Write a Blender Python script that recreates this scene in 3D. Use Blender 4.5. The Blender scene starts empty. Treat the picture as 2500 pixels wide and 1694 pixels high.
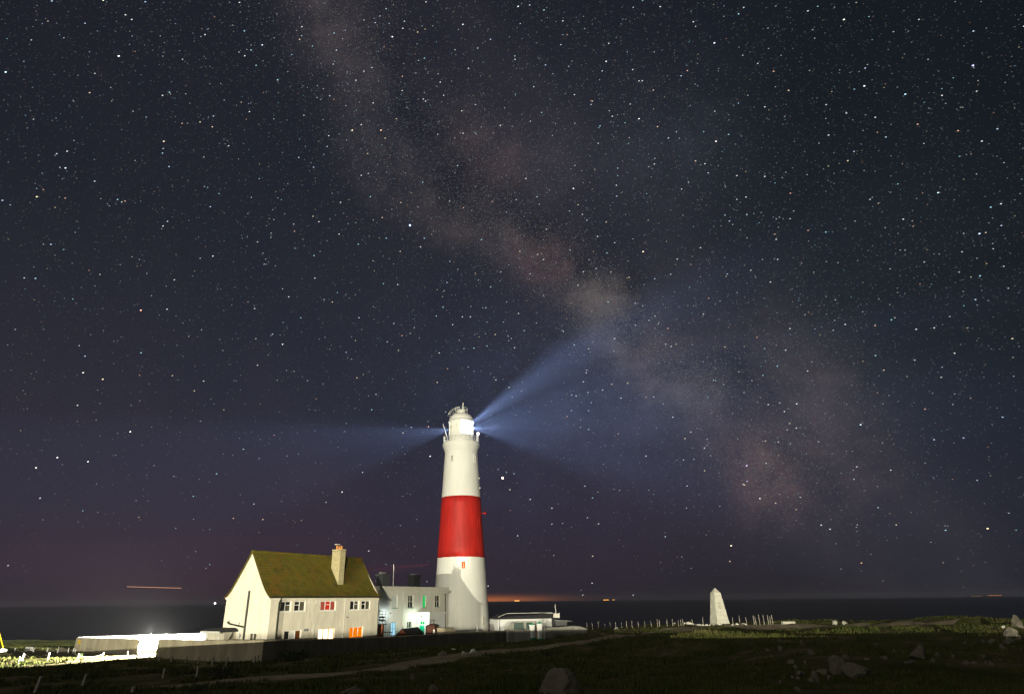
import bpy, math, random
import numpy as np
from mathutils import Vector, noise
random.seed(7); rng = np.random.default_rng(7)
C = bpy.context.scene.collection
SC = bpy.context.scene
rad = math.radians
# ---------------------------------------------------------------- camera
F, PPX, PPY, PITCH, ROLL = 1493.0, 1166.0, 847.0, rad(22.5), rad(0.57)
EYE = np.array([0.0, 0.0, 5.2])
f_ = np.array([0, math.cos(PITCH), math.sin(PITCH)])
r0 = np.array([1.0, 0, 0]); u0 = np.cross(r0, f_)
R_ = math.cos(ROLL) * r0 - math.sin(ROLL) * u0; U_ = np.cross(R_, f_)
cam = bpy.data.cameras.new('camera'); camo = bpy.data.objects.new('camera', cam); C.objects.link(camo)
cam.sensor_width = 36; cam.lens = F / 2500 * 36; cam.shift_x = (1250 - PPX) / 2500
cam.clip_start = 0.1; cam.clip_end = 60000
from mathutils import Matrix
M = Matrix(((R_[0], U_[0], -f_[0], EYE[0]), (R_[1], U_[1], -f_[1], EYE[1]), (R_[2], U_[2], -f_[2], EYE[2]), (0, 0, 0, 1)))
camo.matrix_world = M
SC.camera = camo
def ray(px, py):
    d = (px - PPX) * R_ - (py - PPY) * U_ + F * f_
    return d / np.linalg.norm(d)
def at_y(px, py, Y): d = ray(px, py); return EYE + d * (Y / d[1])
def at_z(px, py, Z): d = ray(px, py); return EYE + d * ((Z - EYE[2]) / d[2])
def on_plane(px, py, P0, n):
    d = ray(px, py); return EYE + d * (((np.array(P0) - EYE) @ n) / (d @ n))
# ---------------------------------------------------------------- render look
SC.view_settings.view_transform = 'Standard'; SC.view_settings.look = 'None'
SC.view_settings.exposure = 0; SC.view_settings.gamma = 1
SC.render.engine = 'CYCLES'
cy = SC.cycles
cy.use_denoising = True; cy.use_adaptive_sampling = False
cy.max_bounces = 5; cy.diffuse_bounces = 2; cy.glossy_bounces = 2; cy.transparent_max_bounces = 8
cy.transmission_bounces = 2; cy.volume_bounces = 0; cy.use_light_tree = True
cy.sample_clamp_indirect = 3.0; cy.caustics_reflective = False; cy.caustics_refractive = False
SC.render.filter_size = 1.2 if hasattr(SC.render, 'filter_size') else 1.2
# ---------------------------------------------------------------- node helpers
def nn(nt, typ, **kw):
    n = nt.nodes.new(typ)
    for k, v in kw.items():
        if k.startswith('i_'):
            n.inputs[int(k[2:])].default_value = v
        else: setattr(n, k, v)
    return n
def mth(nt, op, a, b=None, c=None, clamp=False):
    n = nt.nodes.new('ShaderNodeMath'); n.operation = op; n.use_clamp = clamp
    for i, v in enumerate((a, b, c)):
        if v is None: continue
        if isinstance(v, (int, float)): n.inputs[i].default_value = v
        else: nt.links.new(v, n.inputs[i])
    return n.outputs[0]
def ramp(nt, fac, stops, interp='LINEAR'):
    n = nt.nodes.new('ShaderNodeValToRGB'); n.color_ramp.interpolation = interp
    e = n.color_ramp.elements
    while len(e) > 1: e.remove(e[-1])
    e[0].position = stops[0][0]; e[0].color = (*stops[0][1], 1)
    for p, c in stops[1:]:
        x = e.new(p); x.color = (*c, 1)
    nt.links.new(fac, n.inputs[0]); return n.outputs[0]
def mixc(nt, fac, a, b, mode='MIX'):
    n = nt.nodes.new('ShaderNodeMix'); n.data_type = 'RGBA'; n.blend_type = mode
    for s, v in ((0, fac), (6, a), (7, b)):
        if isinstance(v, (int, float)): n.inputs[s].default_value = v
        elif isinstance(v, tuple): n.inputs[s].default_value = (*v, 1)
        else: nt.links.new(v, n.inputs[s])
    return n.outputs[2]
def noise_n(nt, vec, scale, detail=4, rough=.55, out=0):
    n = nt.nodes.new('ShaderNodeTexNoise'); n.inputs['Scale'].default_value = scale
    n.inputs['Detail'].default_value = detail; n.inputs['Roughness'].default_value = rough
    if vec is not None: nt.links.new(vec, n.inputs['Vector'])
    return n.outputs[out]
# ---------------------------------------------------------------- world: night sky with the Milky Way
W = bpy.data.worlds.new('World'); SC.world = W; W.use_nodes = True
nt = W.node_tree; nt.nodes.clear()
tc = nn(nt, 'ShaderNodeTexCoord').outputs['Generated']
sep = nn(nt, 'ShaderNodeSeparateXYZ'); nt.links.new(tc, sep.inputs[0])
def vdot(vec):
    n = nn(nt, 'ShaderNodeVectorMath', operation='DOT_PRODUCT'); nt.links.new(tc, n.inputs[0]); n.inputs[1].default_value = tuple(vec); return n.outputs['Value']
elev = sep.outputs[2]
base = ramp(nt, elev, [(0.0, (.0155, .0115, .0195)), (.05, (.0215, .0165, .0285)), (.14, (.0245, .0205, .037)), (.28, (.0200, .0220, .036)),
                       (.5, (.0140, .0165, .0265)), (.72, (.0095, .0118, .0195)), (.9, (.006, .0075, .013)), (1.0, (.005, .0065, .011))])
side = ramp(nt, mth(nt, 'MULTIPLY_ADD', sep.outputs[0], .5, .5), [(0, (.55, .55, .55)), (.2, (.88, .88, .88)), (.4, (1, 1, 1)), (.6, (1, 1, 1)), (.76, (.52, .68, .60)), (.88, (.26, .38, .33)), (1, (.15, .2, .18))], 'EASE')
sky = mixc(nt, 1.0, base, side, 'MULTIPLY')
mott = noise_n(nt, tc, 3.2, 5, .6)
sky = mixc(nt, 1.0, sky, (1.12, 1.10, 1.10), 'MULTIPLY')
sky = mixc(nt, 1.0, sky, ramp(nt, mott, [(.25, (.80, .86, .92)), (.5, (1, 1, 1)), (.75, (1.25, 1.13, 1.1))]), 'MULTIPLY')
# Milky Way: a great circle with glow, dark rift and patchy clouds
pA = ray(890, 0); pB = ray(1930, 1190)
mwN = np.cross(pA, pB); mwN /= np.linalg.norm(mwN)
if mwN[0] < 0: mwN = -mwN
core = ray(1560, 850)
warp = noise_n(nt, tc, 5.0, 5, .6)
v = mth(nt, 'ADD', vdot(mwN), mth(nt, 'MULTIPLY_ADD', warp, .10, -.05))
def gauss(x, c, s):
    t = mth(nt, 'DIVIDE', mth(nt, 'SUBTRACT', x, c), s)
    return mth(nt, 'EXPONENT', mth(nt, 'MULTIPLY', mth(nt, 'MULTIPLY', t, t), -1.0))
cloud = noise_n(nt, tc, 9.0, 7, .62)
cloudc = mth(nt, 'MULTIPLY_ADD', cloud, 3.4, -1.25, clamp=True)
along = mth(nt, 'MULTIPLY_ADD', vdot(core), 1.2, -.2, clamp=True)
broad = mth(nt, 'MULTIPLY', gauss(v, 0.04, .17), along)
g1 = mth(nt, 'MULTIPLY', mth(nt, 'MULTIPLY', gauss(v, -.015, .045), cloudc), along)
g2 = mth(nt, 'MULTIPLY', mth(nt, 'MULTIPLY', gauss(v, .10, .05), mth(nt, 'MULTIPLY_ADD', noise_n(nt, tc, 7.0, 6, .6), 2.8, -1.05, clamp=True)), along)
rift = mth(nt, 'MULTIPLY', gauss(v, .042, .035), mth(nt, 'MULTIPLY_ADD', noise_n(nt, tc, 6.0, 6, .65), 3.0, -.9, clamp=True))
def addc(col, fac, c):
    s = mixc(nt, 1.0, (1, 1, 1), c, 'MULTIPLY')
    n = nn(nt, 'ShaderNodeVectorMath', operation='SCALE'); nt.links.new(s, n.inputs[0]); nt.links.new(fac, n.inputs['Scale'])
    m = nn(nt, 'ShaderNodeVectorMath', operation='ADD'); nt.links.new(col, m.inputs[0]); nt.links.new(n.outputs[0], m.inputs[1]); return m.outputs[0]
sky = addc(sky, broad, (.007, .0065, .009))
sky = addc(sky, g1, (.012, .008, .008))
sky = addc(sky, g2, (.010, .008, .008))
wv = nn(nt, 'ShaderNodeVectorMath', operation='MULTIPLY_ADD'); nt.links.new(noise_n(nt, tc, 6.0, 8, .62, out=1), wv.inputs[0]); wv.inputs[1].default_value = (.17,) * 3; nt.links.new(tc, wv.inputs[2])
wd = nn(nt, 'ShaderNodeVectorMath', operation='SUBTRACT'); nt.links.new(wv.outputs[0], wd.inputs[0]); wd.inputs[1].default_value = (.085,) * 3
def patch(px, py, sg):     # a star cloud: soft blob with a ragged outline
    n = nn(nt, 'ShaderNodeVectorMath', operation='DISTANCE'); nt.links.new(wd.outputs[0], n.inputs[0]); n.inputs[1].default_value = tuple(ray(px, py)); return gauss(n.outputs['Value'], 0.0, sg)
gran = mth(nt, 'MULTIPLY_ADD', noise_n(nt, tc, 20.0, 9, .72), 4.2, -1.15, clamp=False); gran = mth(nt, 'MAXIMUM', gran, .15)
CLOUDS = ((806, 40, .06, (.020, .015, .014)), (900, 150, .06, (.012, .009, .009)), (920, 272, .065, (.012, .010, .010)), (975, 396, .06, (.013, .010, .009)), (1090, 490, .05, (.017, .012, .010)), (1180, 535, .045, (.020, .014, .011)), (1258, 582, .04, (.028, .018, .015)),
                          (1355, 640, .048, (.050, .024, .019)), (1455, 732, .036, (.085, .062, .046)), (1490, 790, .045, (.040, .032, .032)), (1590, 880, .045, (.034, .022, .022)), (1705, 945, .035, (.036, .030, .036)), (1640, 900, .08, (.014, .011, .012)), (1790, 1050, .06, (.016, .010, .010)), (1875, 1150, .045, (.046, .024, .016)),
                          (1128, 314, .05, (.015, .009, .008)), (1215, 392, .05, (.022, .012, .010)), (1340, 415, .06, (.010, .008, .008)), (1625, 345, .10, (.006, .007, .009)), (1920, 895, .08, (.018, .012, .011)), (2010, 1075, .08, (.018, .011, .009)), (1560, 960, .12, (.008, .009, .014)), (1250, 1000, .16, (.004, .006, .014)))
for px_, py_, sg_, c_ in CLOUDS:
    c_ = tuple(1.15 * q for q in c_)
    sky = addc(sky, mth(nt, 'MULTIPLY', patch(px_, py_, sg_), gran), c_)
for px_, py_, sg_, k_ in ((996, 124, .05, .6), (1062, 272, .05, .65), (1128, 413, .05, .65), (1240, 480, .045, .6), (1343, 555, .04, .7), (1425, 650, .032, .85), (1520, 720, .035, .7), (1560, 800, .03, .5), (1660, 880, .03, .4), (1772, 905, .035, .6), (1838, 990, .045, .6), (1930, 1130, .04, .4), (1480, 560, .08, .4)):
    sky = mixc(nt, mth(nt, 'MULTIPLY', patch(px_, py_, sg_), k_), sky, (.0085, .0115, .020))
# glow of far-off towns low over the sea
az = vdot(tuple(np.array([ray(1235, 1465)[1], -ray(1235, 1465)[0], 0])))
fwd = mth(nt, 'GREATER_THAN', sep.outputs[1], 0.0)
town = mth(nt, 'MULTIPLY', mth(nt, 'MULTIPLY', gauss(az, -.04, .09), gauss(elev, 0.0, .0055)), fwd)
sky = addc(sky, town, (.50, .13, .02))
az2 = vdot(tuple(np.array([ray(300, 1400)[1], -ray(300, 1400)[0], 0])))
sky = addc(sky, mth(nt, 'MULTIPLY', mth(nt, 'MULTIPLY', gauss(az2, 0, .35), gauss(elev, .05, .05)), fwd), (.009, .001, .004))
bg = nn(nt, 'ShaderNodeBackground'); nt.links.new(sky, bg.inputs[0]); bg.inputs[1].default_value = 1.0
ow = nn(nt, 'ShaderNodeOutputWorld'); nt.links.new(bg.outputs[0], ow.inputs[0])
# ---------------------------------------------------------------- lamps that stand in the place, and an added ground fill
def lamp(kind, name, loc, power, col, radius=.2, target=None, size=45, blend=.3):
    d = bpy.data.lights.new(name, kind); d.energy = power; d.color = col; d.shadow_soft_size = radius
    o = bpy.data.objects.new(name, d); C.objects.link(o); o.location = tuple(loc)
    if target is not None:
        o.rotation_euler = (Vector(tuple(target)) - Vector(tuple(loc))).to_track_quat('-Z', 'Y').to_euler()
    if kind == 'SPOT': d.spot_size = rad(size); d.spot_blend = blend
    return o
FLOOD = np.array([-64.0, -150.0, 10.4])          # tall flood light behind the camera
FLOOD2 = np.array([2.7, -80.0, 7.35])
WARM = (1.0, .95, .76)
lamp('SPOT', 'flood_light', FLOOD, 2.0e6, WARM, .08, (2, 100, 13), 46, .4)
lamp('SPOT', 'flood_light', FLOOD2, 0.80e6, (1, .94, .74), .3, (-7, 100, 31), 38, .2)
sd = bpy.data.lights.new('ground_fill_light', 'SUN'); sd.energy = .46; sd.angle = rad(25); sd.color = (1, .95, .80)  # added fill that lifts the dark foreground
so_ = bpy.data.objects.new('ground_fill_light', sd); C.objects.link(so_); so_.rotation_euler = (rad(52), 0, rad(-35))
# ---------------------------------------------------------------- mesh builder
ORG = {}
class MB:
    def __init__(s): s.v = []; s.f = []; s.sm = []; s.mi = []
    def add(s, vs, fs, smooth=False, mi=0):
        b = len(s.v); s.v += [tuple(map(float, x)) for x in vs]
        for q in fs: s.f.append(tuple(b + i for i in q)); s.sm.append(smooth); s.mi.append(mi)
        return s
    def hexa(s, p, mi=0):   # 8 pts: bottom 4 ccw, top 4
        return s.add(p, [(0, 3, 2, 1), (4, 5, 6, 7), (0, 1, 5, 4), (1, 2, 6, 5), (2, 3, 7, 6), (3, 0, 4, 7)], mi=mi)
    def fbox(s, O, a, b, s0, s1, o0, o1, z0, z1, mi=0):
        O = np.array(O, float); P = lambda u, w, z: (O[0] + u * a[0] + w * b[0], O[1] + u * a[1] + w * b[1], z)
        return s.hexa([P(s0, o0, z0), P(s1, o0, z0), P(s1, o1, z0), P(s0, o1, z0), P(s0, o0, z1), P(s1, o0, z1), P(s1, o1, z1), P(s0, o1, z1)], mi)
    def tube(s, p0, p1, r0, r1=None, n=10, cap=True, smooth=True):
        r1 = r0 if r1 is None else r1
        p0 = Vector(tuple(p0)); p1 = Vector(tuple(p1)); d = (p1 - p0).normalized()
        x = d.orthogonal().normalized(); y = d.cross(x)
        vs = [p0 + (x * math.cos(t) + y * math.sin(t)) * r0 for t in [2 * math.pi * i / n for i in range(n)]]
        vs += [p1 + (x * math.cos(t) + y * math.sin(t)) * r1 for t in [2 * math.pi * i / n for i in range(n)]]
        s.add(vs, [(i, (i + 1) % n, n + (i + 1) % n, n + i) for i in range(n)], smooth)
        if cap: s.add(vs[:n], [tuple(reversed(range(n)))]); s.add(vs[n:], [tuple(range(n))])
        return s
    def lathe(s, prof, c, n=64, smooth=True, a0=0, a1=2 * math.pi, capb=False, capt=False):
        full = abs(a1 - a0 - 2 * math.pi) < 1e-6; m = n if full else n + 1
        vs = []
        for r, z in prof:
            for i in range(m):
                t = a0 + (a1 - a0) * i / n; vs.append((c[0] + r * math.cos(t), c[1] + r * math.sin(t), z))
        fs = []
        for k in range(len(prof) - 1):
            for i in range(n):
                j = (i + 1) % m; fs.append((k * m + i, k * m + j, (k + 1) * m + j, (k + 1) * m + i))
        s.add(vs, fs, smooth)
        if capb: s.add(vs[:m], [tuple(reversed(range(m)))])
        if capt: s.add(vs[-m:], [tuple(range(m))])
        return s
    def build(s, name, mats, parent=None, loc=None, label=None, auto=None):
        me = bpy.data.meshes.new(name)
        if parent is not None and loc is None: loc = ORG[parent.name]
        if loc is None:
            A = np.array(s.v); loc = ((A[:, 0].min() + A[:, 0].max()) / 2, (A[:, 1].min() + A[:, 1].max()) / 2, A[:, 2].min())
        L = np.array(loc, float)
        me.from_pydata([tuple(x) for x in (np.array(s.v) - L)], [], s.f)
        me.polygons.foreach_set('use_smooth', s.sm)
        if not isinstance(mats, (list, tuple)): mats = [mats]
        for m in mats: me.materials.append(m)
        if len(mats) > 1: me.polygons.foreach_set('material_index', s.mi)
        me.update()
        o = bpy.data.objects.new(name, me); C.objects.link(o)
        if parent is not None:
            o.parent = parent; o.location = tuple(L - np.array(ORG[parent.name]))
        else: o.location = tuple(L)
        ORG[o.name] = tuple(L)
        if label: o['label'] = label
        return o
def thing(name, label, cat, loc, group=None):
    o = bpy.data.objects.new(name, None); C.objects.link(o); o.location = tuple(loc)
    o['label'] = label; o['category'] = cat
    if group: o['group'] = group
    ORG[o.name] = tuple(map(float, loc)); return o
def tag(o, label, cat, group=None, kind=None):
    if label: o['label'] = label
    if cat: o['category'] = cat
    if group: o['group'] = group
    if kind: o['kind'] = kind
    return o
def dupe(src, parent, delta):
    c = src.copy(); C.objects.link(c); c.parent = parent
    c.location = tuple(np.array(src.location) + np.array(delta)); return c
# ---------------------------------------------------------------- materials
def mat(name, col, rough=.8, var=.25, scale=2.0, bump=.0, bscale=20, dark=None, metal=0, spec=.3, stain=None, streak=False):
    m = bpy.data.materials.new(name); m.use_nodes = True; t = m.node_tree
    b = t.nodes['Principled BSDF']; b.inputs['Roughness'].default_value = rough; b.inputs['Metallic'].default_value = metal
    b.inputs['Specular IOR Level'].default_value = spec
    geo = t.nodes.new('ShaderNodeNewGeometry').outputs['Position']
    vec = geo
    if streak:
        mp = t.nodes.new('ShaderNodeMapping'); mp.inputs['Scale'].default_value = (1, 1, .22); t.links.new(geo, mp.inputs[0]); vec = mp.outputs[0]
    n1 = noise_n(t, vec, scale, 6, .65)
    lo = tuple(c * (1 - var) for c in col); hi = tuple(min(1, c * (1 + var * .6)) for c in col)
    c = ramp(t, n1, [(.3, lo), (.7, hi)])
    if stain:
        n2 = noise_n(t, vec, scale * 2.7, 7, .7)
        mk = mth(t, 'MULTIPLY_ADD', n2, 6, -3.3, clamp=True)
        c = mixc(t, mk, c, stain)
    t.links.new(c, b.inputs['Base Color'])
    if bump:
        bp = t.nodes.new('ShaderNodeBump'); bp.inputs['Strength'].default_value = bump; bp.inputs['Distance'].default_value = .05
        t.links.new(noise_n(t, geo, bscale, 4, .7), bp.inputs['Height']); t.links.new(bp.outputs[0], b.inputs['Normal'])
    return m
def emis(name, col, s, sample=True, var=None, scale=3):
    m = bpy.data.materials.new(name); m.use_nodes = True; t = m.node_tree; t.nodes.clear()
    e = t.nodes.new('ShaderNodeEmission'); e.inputs[0].default_value = (*col, 1); e.inputs[1].default_value = s
    if var:
        g = t.nodes.new('ShaderNodeNewGeometry').outputs['Position']
        t.links.new(ramp(t, noise_n(t, g, scale, 3), [(.35, col), (.65, var)]), e.inputs[0])
    o = t.nodes.new('ShaderNodeOutputMaterial'); t.links.new(e.outputs[0], o.inputs[0])
    if not sample: m.cycles.emission_sampling = 'NONE'
    return m
m_house = mat('painted_render', (.69, .64, .51), .9, .16, 1.6, .35, 30, stain=(.50, .45, .34), streak=True)
m_gable = m_house
m_white = mat('white_paint', (.78, .78, .74), .7, .06, 1.2, .15, 18)
m_tower = mat('tower_white_paint', (.76, .75, .68), .6, .08, .9, .15, 10, streak=True, stain=(.70, .68, .58))
m_red = mat('tower_red_paint', (.48, .018, .012), .55, .32, .8, .12, 10, streak=True)
m_bld = mat('building_render', (.76, .73, .62), .85, .12, 1.4, .2, 20, stain=(.66, .63, .53), streak=True)
m_frame = mat('window_frame_paint', (.78, .77, .70), .5, .05, 4)
m_trimw = mat('trim_paint', (.72, .70, .62), .6, .1, 3)
m_black = mat('black_metal', (.02, .02, .02), .5, .2, 4)
m_dark = mat('dark_roofing', (.025, .025, .028), .8, .3, 2, .2)
m_roof = bpy.data.materials.new('mossy_tiles')
m_wall = mat('weathered_concrete', (.42, .37, .25), .95, .35, .9, .7, 14, stain=(.20, .18, .13), streak=True)
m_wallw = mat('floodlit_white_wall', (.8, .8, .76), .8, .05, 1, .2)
m_brick = mat('yellow_brick', (.55, .47, .26), .9, .3, 6, .3, 40, stain=(.14, .14, .06))
m_mortar = mat('mortar', (.12, .105, .06), .95, .2, 9)
m_terra = mat('terracotta', (.55, .22, .06), .8, .2, 6)
m_redbrick = mat('red_brick', (.42, .13, .06), .9, .3, 7, .3, 40)
m_wood = mat('brown_timber', (.10, .035, .02), .7, .25, 5)
m_pale = mat('pale_timber', (.45, .38, .24), .9, .25, 5, .3, 30)
m_post = mat('weathered_post', (.42, .38, .30), .95, .35, 6, .4, 30)
m_rope = mat('rope', (.20, .17, .11), .95, .2, 12)
m_green = mat('green_paint', (.0, .22, .10), .5, .1, 4)
m_dgreen = mat('dark_green_paint', (.0, .028, .018), .5, .15, 4)
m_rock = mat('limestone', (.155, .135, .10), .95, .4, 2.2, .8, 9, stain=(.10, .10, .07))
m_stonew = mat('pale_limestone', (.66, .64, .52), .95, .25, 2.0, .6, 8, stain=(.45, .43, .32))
m_pipe = mat('dark_pipe', (.022, .028, .016), .5, .2, 5)
m_yellow = mat('yellow_paint', (.75, .50, .0), .5, .1, 5)
m_grey = mat('grey_paint', (.22, .22, .21), .7, .15, 4)
def glass(name, col=(.02, .022, .02)):
    m = bpy.data.materials.new(name); m.use_nodes = True; b = m.node_tree.nodes['Principled BSDF']
    b.inputs['Base Color'].default_value = (*col, 1); b.inputs['Roughness'].default_value = .08; b.inputs['Specular IOR Level'].default_value = .6
    return m
m_glass = glass('dark_window_glass'); m_glass2 = glass('curtained_glass', (.10, .09, .06)); m_brown = glass('brown_blind', (.16, .05, .01))
# mossy roof
m_roof.use_nodes = True; t = m_roof.node_tree; b = t.nodes['Principled BSDF']; b.inputs['Roughness'].default_value = .95; b.inputs['Specular IOR Level'].default_value = .1
g = t.nodes.new('ShaderNodeNewGeometry').outputs['Position']
c = ramp(t, noise_n(t, g, 1.3, 8, .75), [(.28, (.055, .048, .009)), (.45, (.105, .090, .013)), (.55, (.130, .108, .014)), (.72, (.17, .115, .014))])
c = mixc(t, mth(t, 'MULTIPLY_ADD', noise_n(t, g, .8, 5, .7), 5, -2.55, clamp=True), c, (.20, .095, .015))
c = mixc(t, mth(t, 'MULTIPLY_ADD', noise_n(t, g, 14, 5, .8), 4, -2.2, clamp=True), c, (.018, .018, .005))
c = mixc(t, mth(t, 'MULTIPLY_ADD', noise_n(t, g, 2.1, 5, .7), 4, -2.2, clamp=True), c, (.10, .105, .06))
t.links.new(c, b.inputs['Base Color'])
bp = t.nodes.new('ShaderNodeBump'); bp.inputs['Strength'].default_value = .9; bp.inputs['Distance'].default_value = .08
t.links.new(noise_n(t, g, 16, 6, .8), bp.inputs['Height']); t.links.new(bp.outputs[0], b.inputs['Normal'])
# ---------------------------------------------------------------- terrain
CP = []      # control points x,y,z
def cp(px, py, Y): CP.append(tuple(at_y(px, py, Y)))
for a in [(85, 1694, 28), (300, 1694, 25), (600, 1694, 20), (900, 1694, 15.5), (1250, 1694, 13), (1700, 1694, 13), (2100, 1694, 13), (2500, 1694, 14),
          (0, 1634, 57), (43, 1620, 62), (190, 1606, 68), (330, 1604, 66.5), (0,1605,70), (345, 1597, 69.5), (190, 1586, 85), (390, 1602, 66), (20, 1590, 82), (100, 1590, 82), (645, 1618, 52), (500, 1611, 59), (410, 1605, 64.5), (480, 1650, 36), (560, 1650, 36),
          (700, 1660, 30), (900, 1645, 33), (1050, 1614, 42), (950, 1588, 62), (800, 1602, 56), (1130, 1578, 69), (1240, 1571, 76), (1300, 1572, 66), (1300, 1620, 32), (1150, 1650, 24),
          (1345, 1559, 80), (1430, 1550, 86), (1500, 1555, 72), (1640, 1536, 92), (1757, 1519, 115), (1560, 1535, 102), (1470, 1534, 108),
          (1700, 1548, 72), (1655, 1588, 40), (1560, 1600, 38), (1800, 1575, 44), (1850, 1545, 62), (1780, 1612, 32), (1900, 1525, 92), (1900, 1600, 30), (2020, 1522, 86), (2150, 1519, 80), (2240, 1511, 74), (2330, 1511, 70), (2420, 1519, 66), (2500, 1526, 60),
          (2000, 1546, 62), (2300, 1550, 50), (2200, 1580, 36), (2500, 1590, 30), (1800, 1650, 20), (2050, 1655, 18), (2250, 1612, 26), (2350, 1660, 18), (1500, 1660, 19),
          (0, 1583, 93), (190, 1583, 95), (0, 1567, 126), (70, 1565.5, 126), (105, 1572, 124), (190, 1570.5, 122), (0, 1577, 105), (120, 1578, 104), (190, 1577, 104)]: cp(*a)
CP += [(0, 0, 3.55), (0, 6, 3.6), (6, 4, 3.6), (-6, 4, 3.5), (0, -12, 3.4), (-20, -60, 3), (-60, -150, 3), (20, -60, 3), (80, -60, 3), (150, 0, 3), (-120, 0, 2.5), (-120, 60, 1), (-160, 110, -1), (150, 90, 1.5), (110, 125, 0), (60, 140, -.5),
       (-3, 115, .2), (-10, 100, .3), (-20, 75, .3), (-30, 75, .4), (0, 95, .3), (3, 110, .3), (-20, 130, -.4), (20, 130, 0), (-70, 145, -2), (-45, 110, -.6), (90, 30, 3), (75, 70, 2.2), (85, 100, 1), (35, 80, 1.2),
       (-22, 2, 3.5), (-34, 4, 3.1), (-60, 20, 2.2)]
CPa = np.array(CP)
D = np.linalg.norm(CPa[:, None, :2] - CPa[None, :, :2], axis=2)
WT = np.linalg.solve(D + np.eye(len(CPa)) * -0.6, CPa[:, 2] - 1.5)
def smooth01(t): t = np.clip(t, 0, 1); return t * t * (3 - 2 * t)
def rbf(X, Y):
    X = np.atleast_1d(X).astype(float).ravel(); Y = np.atleast_1d(Y).astype(float).ravel(); out = np.empty(len(X))
    for i in range(0, len(X), 20000):
        d = np.sqrt((X[i:i + 20000, None] - CPa[None, :, 0]) ** 2 + (Y[i:i + 20000, None] - CPa[None, :, 1]) ** 2 + .8)
        out[i:i + 20000] = d @ WT + 1.5
    return out
def vnoise(X, Y, seed):
    """value noise, smooth, vectorised"""
    xi = np.floor(X).astype(int); yi = np.floor(Y).astype(int); fx = smooth01(X - xi); fy = smooth01(Y - yi)
    def h(a, b):
        n = (a * 374761393 + b * 668265263 + seed * 1442695041) & 0xffffffff
        n = ((n ^ (n >> 13)) * 1274126177) & 0xffffffff
        return ((n ^ (n >> 16)) & 0xffff) / 65535.0 * 2 - 1
    return (h(xi, yi) * (1 - fx) + h(xi + 1, yi) * fx) * (1 - fy) + (h(xi, yi + 1) * (1 - fx) + h(xi + 1, yi + 1) * fx) * fy
def H(X, Y):
    X = np.atleast_1d(X).astype(float).ravel(); Y = np.atleast_1d(Y).astype(float).ravel()
    z = rbf(X, Y)
    rough = .30 + .70 * smooth01((X + 8) / 25) - .18 * smooth01((-X - 14) / 8) * smooth01((Y - 38) / 8)        # rougher, quarried ground on the right
    near = np.clip(Y / 30, .35, 1)
    z += rough * near * (.34 * vnoise(X / 7, Y / 7, 1) + .21 * vnoise(X / 3, Y / 3, 2) + .09 * vnoise(X / 1.2, Y / 1.2, 3) + .045 * vnoise(X / .5, Y / .5, 4))
    z += .75 * np.exp(-((X - 13.6) / 3.4) ** 2 - ((Y - 40) / 3.6) ** 2)      # grassy hump in front of the obelisk
    # low unseen earth banks beside and behind the camera, added to block flood light
    z += 1.35 * np.exp(-((Y - 2) / 3.5) ** 2) * smooth01((X + 29) / 2.5) * smooth01((-9 - X) / 3.5)
    z += .15 * np.exp(-((Y - 2) / 3.5) ** 2) * smooth01((X + 75) / 6) * smooth01((-27 - X) / 4)
    z += np.clip(5.03 - z, 0, 3) * np.exp(-((Y + 11) / 4.0) ** 2) * smooth01((X + 24) / 4) * smooth01((95 - X) / 20)  # ridge out of view, added to keep the near ground in shade
    edge = smooth01((Y - (134 + 4 * np.sin(X * .06) + 3 * vnoise(X / 9, Y / 9, 5))) / 9)
    z = z * (1 - edge) + (-10) * edge
    return z
def ht(x, y): return float(H(x, y)[0])
def ground(px, py, near=9, far=140):
    """where the view ray through a pixel meets the ground"""
    d = ray(px, py); ts = np.linspace(near, far, 1400)
    P = EYE[None, :] + d[None, :] * (ts / d[1])[:, None]
    below = np.nonzero(P[:, 2] < H(P[:, 0], P[:, 1]))[0]
    return P[below[0]] if len(below) else np.array([*at_y(px, py, 100)[:2], ht(*at_y(px, py, 100)[:2])])
ys = np.concatenate([np.linspace(-170, -26, 14), np.linspace(-24, 8, 40), np.geomspace(8.3, 175, 330)])
us = np.concatenate([[-6, -4, -3, -2.2, -1.7, -1.4], np.linspace(-1.2, 1.2, 400), [1.4, 1.7, 2.2, 3, 4, 6]])
wid = np.where(ys > 8, 4 + ys * .92, 12)
wid = np.maximum(wid, np.where(ys < 0, 40, 11.4))
X = us[None, :] * wid[:, None]; Y = np.repeat(ys[:, None], len(us), 1)
Z = H(X, Y).reshape(X.shape)
m_ = len(us); vv = np.stack([X, Y, Z], -1).reshape(-1, 3)
idx = np.arange((len(ys) - 1) * (m_ - 1)); i, j = idx // (m_ - 1), idx % (m_ - 1); q = i * m_ + j
ff = np.stack([q, q + 1, q + m_ + 1, q + m_], 1)
def npmesh(name, vv, ff, mt, smooth=True):
    me = bpy.data.meshes.new(name); k = ff.shape[1]
    me.vertices.add(len(vv)); me.vertices.foreach_set('co', vv.astype(np.float32).ravel())
    me.loops.add(ff.size); me.loops.foreach_set('vertex_index', ff.astype(np.int32).ravel())
    me.polygons.add(len(ff)); me.polygons.foreach_set('loop_start', np.arange(0, ff.size, k, dtype=np.int32)); me.polygons.foreach_set('loop_total', np.full(len(ff), k, np.int32))
    me.polygons.foreach_set('use_smooth', np.full(len(ff), smooth)); me.materials.append(mt); me.update(calc_edges=True)
    o = bpy.data.objects.new(name, me); C.objects.link(o); ORG[o.name] = (0, 0, 0); return o
m_gr = bpy.data.materials.new('turf_and_soil'); m_gr.use_nodes = True; t = m_gr.node_tree; b = t.nodes['Principled BSDF']
b.inputs['Roughness'].default_value = 1; b.inputs['Specular IOR Level'].default_value = .05
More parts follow.
